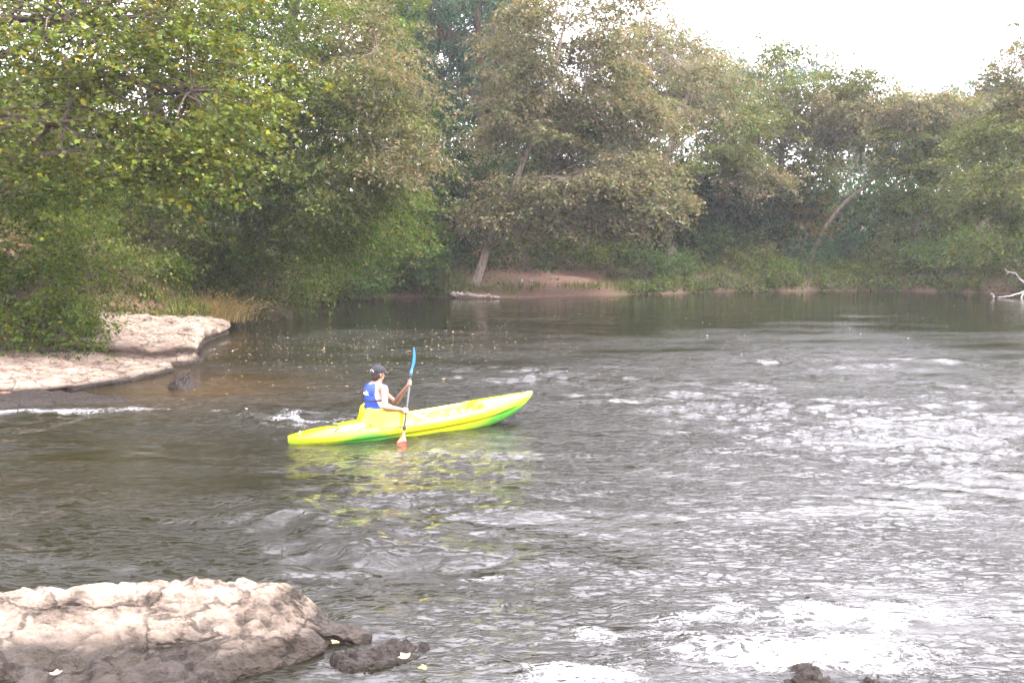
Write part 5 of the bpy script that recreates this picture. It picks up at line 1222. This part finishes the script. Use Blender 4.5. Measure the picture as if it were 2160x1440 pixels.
def hand(wrist, grip, elbow, thumb_sign):
    """palm and five fingers closed round the shaft at grip; shaft direction pd"""
    s = []
    fore = norm(wrist - elbow)
    outw = norm(fore - pd * np.dot(fore, pd))                 # towards the shaft
    lat = np.cross(pd, outw)
    palm = grip - outw * 0.030
    s.append(capsule(wrist, palm - pd * 0.012, 0.026, 0.027)); s.append(capsule(palm - pd * 0.032, palm + pd * 0.032, 0.021, 0.023))
    for i, (off, lw) in enumerate([(-0.033, 0.86), (-0.011, 0.98), (0.011, 1.0), (0.033, 0.92)]):
        c = grip + pd * off; r = 0.0098
        ang = [math.pi * 1.02, math.pi * 0.70, math.pi * 0.36, math.pi * (0.36 - 0.38 * lw), math.pi * (0.30 - 0.62 * lw)]
        R_f = 0.0155 + r * 0.95
        pts = [c + (outw * math.cos(a) + lat * thumb_sign * math.sin(a)) * (R_f if k else R_f * 1.25) for k, a in enumerate(ang)]
        for k in range(4): s.append(capsule(pts[k], pts[k + 1], r * (1 - 0.05 * k), r * (0.95 - 0.05 * k), 10, 3))
    # thumb leaves the side of the palm and wraps the other way
    t0 = palm + pd * 0.030 - lat * thumb_sign * 0.010
    t1 = grip + pd * 0.045 - lat * thumb_sign * 0.027 - outw * 0.004; t2 = grip + pd * 0.030 - lat * thumb_sign * 0.020 + outw * 0.018
    s.append(capsule(t0, t1, 0.012, 0.0105, 10, 3)); s.append(capsule(t1, t2, 0.0105, 0.0085, 10, 3))
    return s
solids = [
    ellip(hip + UP * 0.02, (0.115, 0.165, 0.12), AX), ellip(chest, (0.11, 0.165, 0.21), AX), ellip(chest + lean * 0.11, (0.100, 0.165, 0.13), AX), ellip((hip + chest) / 2, (0.105, 0.15, 0.17), AX),
    capsule(neck - lean * 0.03, head - HU * 0.05, 0.056, 0.052),
    ellip(head + HU * 0.012, (0.098, 0.076, 0.105), HAX), ellip(head - HU * 0.055 + HF * 0.028, (0.066, 0.056, 0.062), HAX), capsule(head - HU * 0.09 + HF * 0.062, head - HU * 0.088 + HF * 0.068, 0.022, 0.02),
    capsule(head - HU * 0.005 + HF * 0.092, head - HU * 0.036 + HF * 0.112, 0.010, 0.013), capsule(head - HU * 0.045 + HF * 0.100, head - HU * 0.047 + HF * 0.101, 0.010, 0.008),
    capsule(head - HU * 0.066 + HF * 0.088 - HS * 0.018, head - HU * 0.066 + HF * 0.088 + HS * 0.018, 0.0085, 0.0085),
    ellip(head - HU * 0.012 - HS * 0.080 - HF * 0.008, (0.020, 0.010, 0.032), HAX), ellip(head - HU * 0.012 + HS * 0.080 - HF * 0.008, (0.020, 0.010, 0.032), HAX),
    capsule(neck - LF * 0.05 - lean * 0.02, shR, 0.05, 0.058), capsule(neck + LF * 0.05 - lean * 0.02, shL, 0.05, 0.058),
    capsule(shR, shR + (elR - shR) * 0.5, 0.056, 0.047), capsule(shR + (elR - shR) * 0.5, elR, 0.047, 0.038),
    capsule(shL, shL + (elL - shL) * 0.5, 0.056, 0.047), capsule(shL + (elL - shL) * 0.5, elL, 0.047, 0.038),
    capsule(elR, elR + (wrR - elR) * 0.35, 0.039, 0.041), capsule(elR + (wrR - elR) * 0.35, wrR, 0.041, 0.025),
    capsule(elL, elL + (wrL - elL) * 0.35, 0.039, 0.041), capsule(elL + (wrL - elL) * 0.35, wrL, 0.041, 0.025),
    capsule(hipR, knR, 0.085, 0.058), capsule(hipL, knL, 0.085, 0.058),
    capsule(knR, knR + (anR - knR) * 0.35, 0.056, 0.054), capsule(knR + (anR - knR) * 0.35, anR, 0.054, 0.036), capsule(knL, knL + (anL - knL) * 0.35, 0.056, 0.054), capsule(knL + (anL - knL) * 0.35, anL, 0.054, 0.036),
    capsule(anR - kf * 0.03 - UP * 0.01, toR, 0.036, 0.028), capsule(anL - kf * 0.03 - UP * 0.01, toL, 0.036, 0.028),
] + hand(wrR, PR, elR, -1) + hand(wrL, PL, elL, 1)
M_SKIN = plain("skin", (0.25, 0.13, 0.088), 0.5, 0.4, var=0.06, scale=14)
person = obj("person", blend("person", solids, 0.0086, 4, ORG), None, M_SKIN)
person.location = tuple(map(float, ORG))
tag(person, "person in blue vest and black cap paddling, seated in the kayak", "person")
M_EYE = plain("eye", (0.06, 0.04, 0.03), 0.2, 0.5, var=0.05)
for sg in (-1, 1):
    V, F = ellip(head + HU * 0.004 + HF * 0.086 + HS * sg * 0.032, (0.008, 0.012, 0.008), HAX, 12, 8)
    obj("eye", mesh("eye", V - ORG, F), person, M_EYE)
# white sleeveless shirt under the vest
M_SHIRT = plain("white_cotton", (0.38, 0.355, 0.365), 0.85, 0.2, var=0.05, scale=20)
sh = blend("shirt", [ellip(chest - lean * 0.02, (0.122, 0.172, 0.24), AX), ellip(chest + lean * 0.10, (0.115, 0.165, 0.135), AX),
     capsule(neck - LF * 0.075 - lean * 0.035, shR + LF * 0.075, 0.060, 0.062), capsule(neck + LF * 0.075 - lean * 0.035, shL - LF * 0.075, 0.060, 0.062), ellip((hip + chest) / 2 - lean * 0.03, (0.125, 0.17, 0.15), AX)], 0.012, 3, ORG)
obj("shirt", sh, person, M_SHIRT)
# blue buoyancy vest: back and front panels, open under the arms
M_VEST = plain("blue_vest_nylon", (0.007, 0.034, 0.27), 0.55, 0.4, var=0.12, scale=22, bump=0.9)
vs_solids = [ellip(chest - lean * 0.035, (0.158, 0.180, 0.235), AX), ellip(chest + lean * 0.085 - fr_ax * 0.01, (0.148, 0.165, 0.155), AX), ellip(chest - lean * 0.13, (0.155, 0.182, 0.13), AX),
     capsule(neck - LF * 0.085 - lean * 0.035 - fr_ax * 0.03, neck - LF * 0.09 - lean * 0.05 + fr_ax * 0.06, 0.055, 0.055), capsule(neck + LF * 0.085 - lean * 0.035 - fr_ax * 0.03, neck + LF * 0.09 - lean * 0.05 + fr_ax * 0.06, 0.055, 0.055)]
def vest_cut(p):
    q = p - chest; s_ = float(np.dot(q, side_ax)); u_ = float(np.dot(q, lean)); f_ = float(np.dot(q, fr_ax))
    arm = abs(s_) > 0.112 and ((u_ - 0.05) / 0.175) ** 2 + ((f_ - 0.03) / 0.082) ** 2 < 1
    collar = (s_ / 0.075) ** 2 + (f_ / 0.10) ** 2 < 1 and u_ > 0.12
    hem = u_ < -0.235
    return arm or collar or hem
vest = obj("vest", blend("vest", vs_solids, 0.010, 4, ORG, vest_cut), person, M_VEST)
sol = vest.modifiers.new("thick", 'SOLIDIFY'); sol.thickness = 0.012; sol.offset = -1
# white lettering on the back of the vest (only a rough word can be read in the photograph)
def vest_lettering():
    strokes = [[(-0.085, 0.0), (-0.075, 0.03), (-0.06, 0.0)], [(-0.06, 0.0), (-0.048, 0.03), (-0.036, 0.0)], [(-0.028, 0.0), (-0.022, 0.032), (-0.006, 0.03), (-0.004, 0.0)], [(0.008, 0.0), (0.012, 0.034)], [(0.010, 0.024), (0.028, 0.034), (0.034, 0.0)],
               [(0.046, 0.0), (0.046, 0.065)], [(0.05, 0.022), (0.078, 0.044)], [(0.056, 0.024), (0.082, 0.0)]]
    Vs, Fs, n = [], [], 0
    from mathutils.bvhtree import BVHTree
    bv = BVHTree.FromPolygons([v.co[:] for v in vest.data.vertices], [p.vertices[:] for p in vest.data.polygons])
    for st in strokes:
        p2 = spline(np.array(st, float), 10); tn = np.gradient(p2, axis=0); tn /= np.linalg.norm(tn, axis=1)[:, None] + 1e-9; nn = np.stack([-tn[:, 1], tn[:, 0]], -1)
        for sg in (-1, 1):
            q = p2 + nn * sg * 0.0065
            row = []
            for a, b in q:
                start = chest + lean * (0.055 + b) - side_ax * (a + 0.015) - fr_ax * 0.5 - ORG
                hit = bv.ray_cast(Vector(start), Vector(fr_ax))
                row.append(np.array(hit[0]) - fr_ax * 0.005 if hit[0] is not None else start + fr_ax * 0.35)
            Vs.append(np.array(row))
        ix = n + np.arange(20).reshape(2, 10); n += 20
        Fs.append(np.stack([ix[0, :-1], ix[0, 1:], ix[1, 1:], ix[1, :-1]], -1))
    obj("lettering", mesh("lettering", np.vstack(Vs), Fs, smooth=False), vest, plain("white_print", (0.82, 0.82, 0.84), 0.6, 0.3, var=0.05))
vest_lettering()
def vest_strap(u0, hw):
    from mathutils.bvhtree import BVHTree
    bv = BVHTree.FromPolygons([v.co[:] for v in vest.data.vertices], [p.vertices[:] for p in vest.data.polygons])
    n = 56; rows_ = []
    for a in np.arange(n) * 2 * math.pi / n:
        d = fr_ax * math.cos(a) + side_ax * math.sin(a)
        row = []
        for du in (-hw, hw):
            c_ = chest + lean * (u0 + du) - ORG
            hit = bv.ray_cast(Vector(c_ + d * 0.5), Vector(-d))
            row.append(np.array(hit[0]) + d * 0.004 if hit[0] is not None else c_ + d * 0.17)
        rows_.append(row)
    Rr = np.array(rows_); ix = np.arange(n * 2).reshape(n, 2)
    F = np.stack([ix[:, 0], ix[:, 1], np.roll(ix, -1, 0)[:, 1], np.roll(ix, -1, 0)[:, 0]], -1)
    o = obj("strap", mesh("strap", Rr.reshape(-1, 3), F), vest, M_BLACK)
    o.modifiers.new("thick", 'SOLIDIFY').thickness = 0.004
vest_strap(-0.15, 0.011); vest_strap(-0.02, 0.009)
M_SHORTS = plain("dark_grey_shorts", (0.035, 0.033, 0.04), 0.8, 0.3, var=0.35, scale=12)
so = blend("shorts", [ellip(hip + UP * 0.02, (0.135, 0.185, 0.125), AX), capsule(hipR, hipR + (knR - hipR) * 0.80, 0.100, 0.084), capsule(hipL, hipL + (knL - hipL) * 0.80, 0.100, 0.084)], 0.012, 3, ORG)
obj("shorts", so, person, M_SHORTS)
M_HAIR = plain("dark_brown_hair", (0.022, 0.012, 0.008), 0.6, 0.4, var=0.5, scale=60, bump=0.6)
ha_ = blend("hair", [ellip(head + HU * 0.012 - HF * 0.012, (0.100, 0.084, 0.098), HAX), ellip(head - HU * 0.045 - HF * 0.045, (0.056, 0.066, 0.062), HAX), capsule(head - HU * 0.005 - HS * 0.072 - HF * 0.03, head - HU * 0.055 - HS * 0.06 - HF * 0.04, 0.022, 0.018),
      capsule(head - HU * 0.005 + HS * 0.072 - HF * 0.03, head - HU * 0.055 + HS * 0.06 - HF * 0.04, 0.022, 0.018)], 0.006, 3, ORG,
      lambda p: np.dot(p - head, HF) > 0.035 and np.dot(p - head, HU) < 0.06)
obj("hair", ha_, person, M_HAIR)
M_CAP = plain("black_cap_cloth", (0.012, 0.0115, 0.014), 0.75, 0.3, var=0.25, scale=25)
capm = blend("cap", [ellip(head + HU * 0.040, (0.112, 0.094, 0.086), HAX)], 0.006, 3, ORG, lambda p: np.dot(p - head, HU) < 0.022 + 0.02 * np.dot(p - head, HF) / 0.1 or
             (np.dot(p - head, HF) < -0.05 and ((np.dot(p - head, HS)) / 0.042) ** 2 + ((np.dot(p - head, HU) - 0.024) / 0.032) ** 2 < 1))
cap_o = obj("cap", capm, person, M_CAP)
sc_ = cap_o.modifiers.new("thick", 'SOLIDIFY'); sc_.thickness = 0.006
bill_rows = []
for j, v in enumerate(np.linspace(0, 1, 8)):
    row = []
    for u in np.linspace(-1, 1, 13):
        s_ = 0.078 * u * (1 - 0.15 * v); f_ = 0.082 * math.sqrt(max(0.0, 1 - (0.75 * u) ** 2)) + 0.075 * v * math.sqrt(max(0, 1 - (u * 0.86) ** 2))
        row.append(head + HF * f_ + HS * s_ + HU * (0.040 - 0.018 * u * u - 0.022 * v))
    bill_rows.append(row)
Rb = np.array(bill_rows); ib = np.arange(8 * 13).reshape(8, 13)
bo = obj("bill", mesh("bill", Rb.reshape(-1, 3) - ORG, np.stack([ib[:-1, :-1], ib[:-1, 1:], ib[1:, 1:], ib[1:, :-1]], -1).reshape(-1, 4)), cap_o, M_CAP)
sb_ = bo.modifiers.new("thick", 'SOLIDIFY'); sb_.thickness = 0.004
arc = np.array([head - HF * (0.112 * math.sqrt(max(0, 1 - (0.044 * math.cos(a) / 0.094) ** 2 - ((0.058 + 0.034 * math.sin(a) - 0.064) / 0.086) ** 2)) + 0.004) * 0.96 + HS * 0.044 * math.cos(a) + HU * (0.024 + 0.036 * math.sin(a)) for a in np.linspace(0.15, math.pi - 0.15, 16)])
V, F = tubes((arc - ORG)[None], np.full((1, 16), 0.0042), 5)
obj("piping", mesh("piping", V, F), cap_o, plain("grey_piping", (0.5, 0.5, 0.52), 0.6, 0.3))

# ------------------------------------------------------------------ haze: thin river mist, even through the whole place
def haze():
    x0, x1, y0, y1, z0, z1 = -152, 172, -62, 232, -2.2, 36
    V = [(x0, y0, z0), (x1, y0, z0), (x1, y1, z0), (x0, y1, z0), (x0, y0, z1), (x1, y0, z1), (x1, y1, z1), (x0, y1, z1)]
    F = [(0, 3, 2, 1), (4, 5, 6, 7), (0, 1, 5, 4), (1, 2, 6, 5), (2, 3, 7, 6), (3, 0, 4, 7)]
    m, n, l = new_mat("river_mist")
    pv = n.new("ShaderNodeVolumePrincipled"); pv.inputs["Density"].default_value = 0.00042; pv.inputs["Color"].default_value = (0.93, 0.95, 1.0, 1); pv.inputs["Anisotropy"].default_value = 0.2
    o = n.new("ShaderNodeOutputMaterial"); l.new(pv.outputs[0], o.inputs["Volume"])
    tag(obj("haze", mesh("haze", np.array(V, float), F, smooth=False), None, m), "thin pale mist over the river", kind="stuff")
haze()
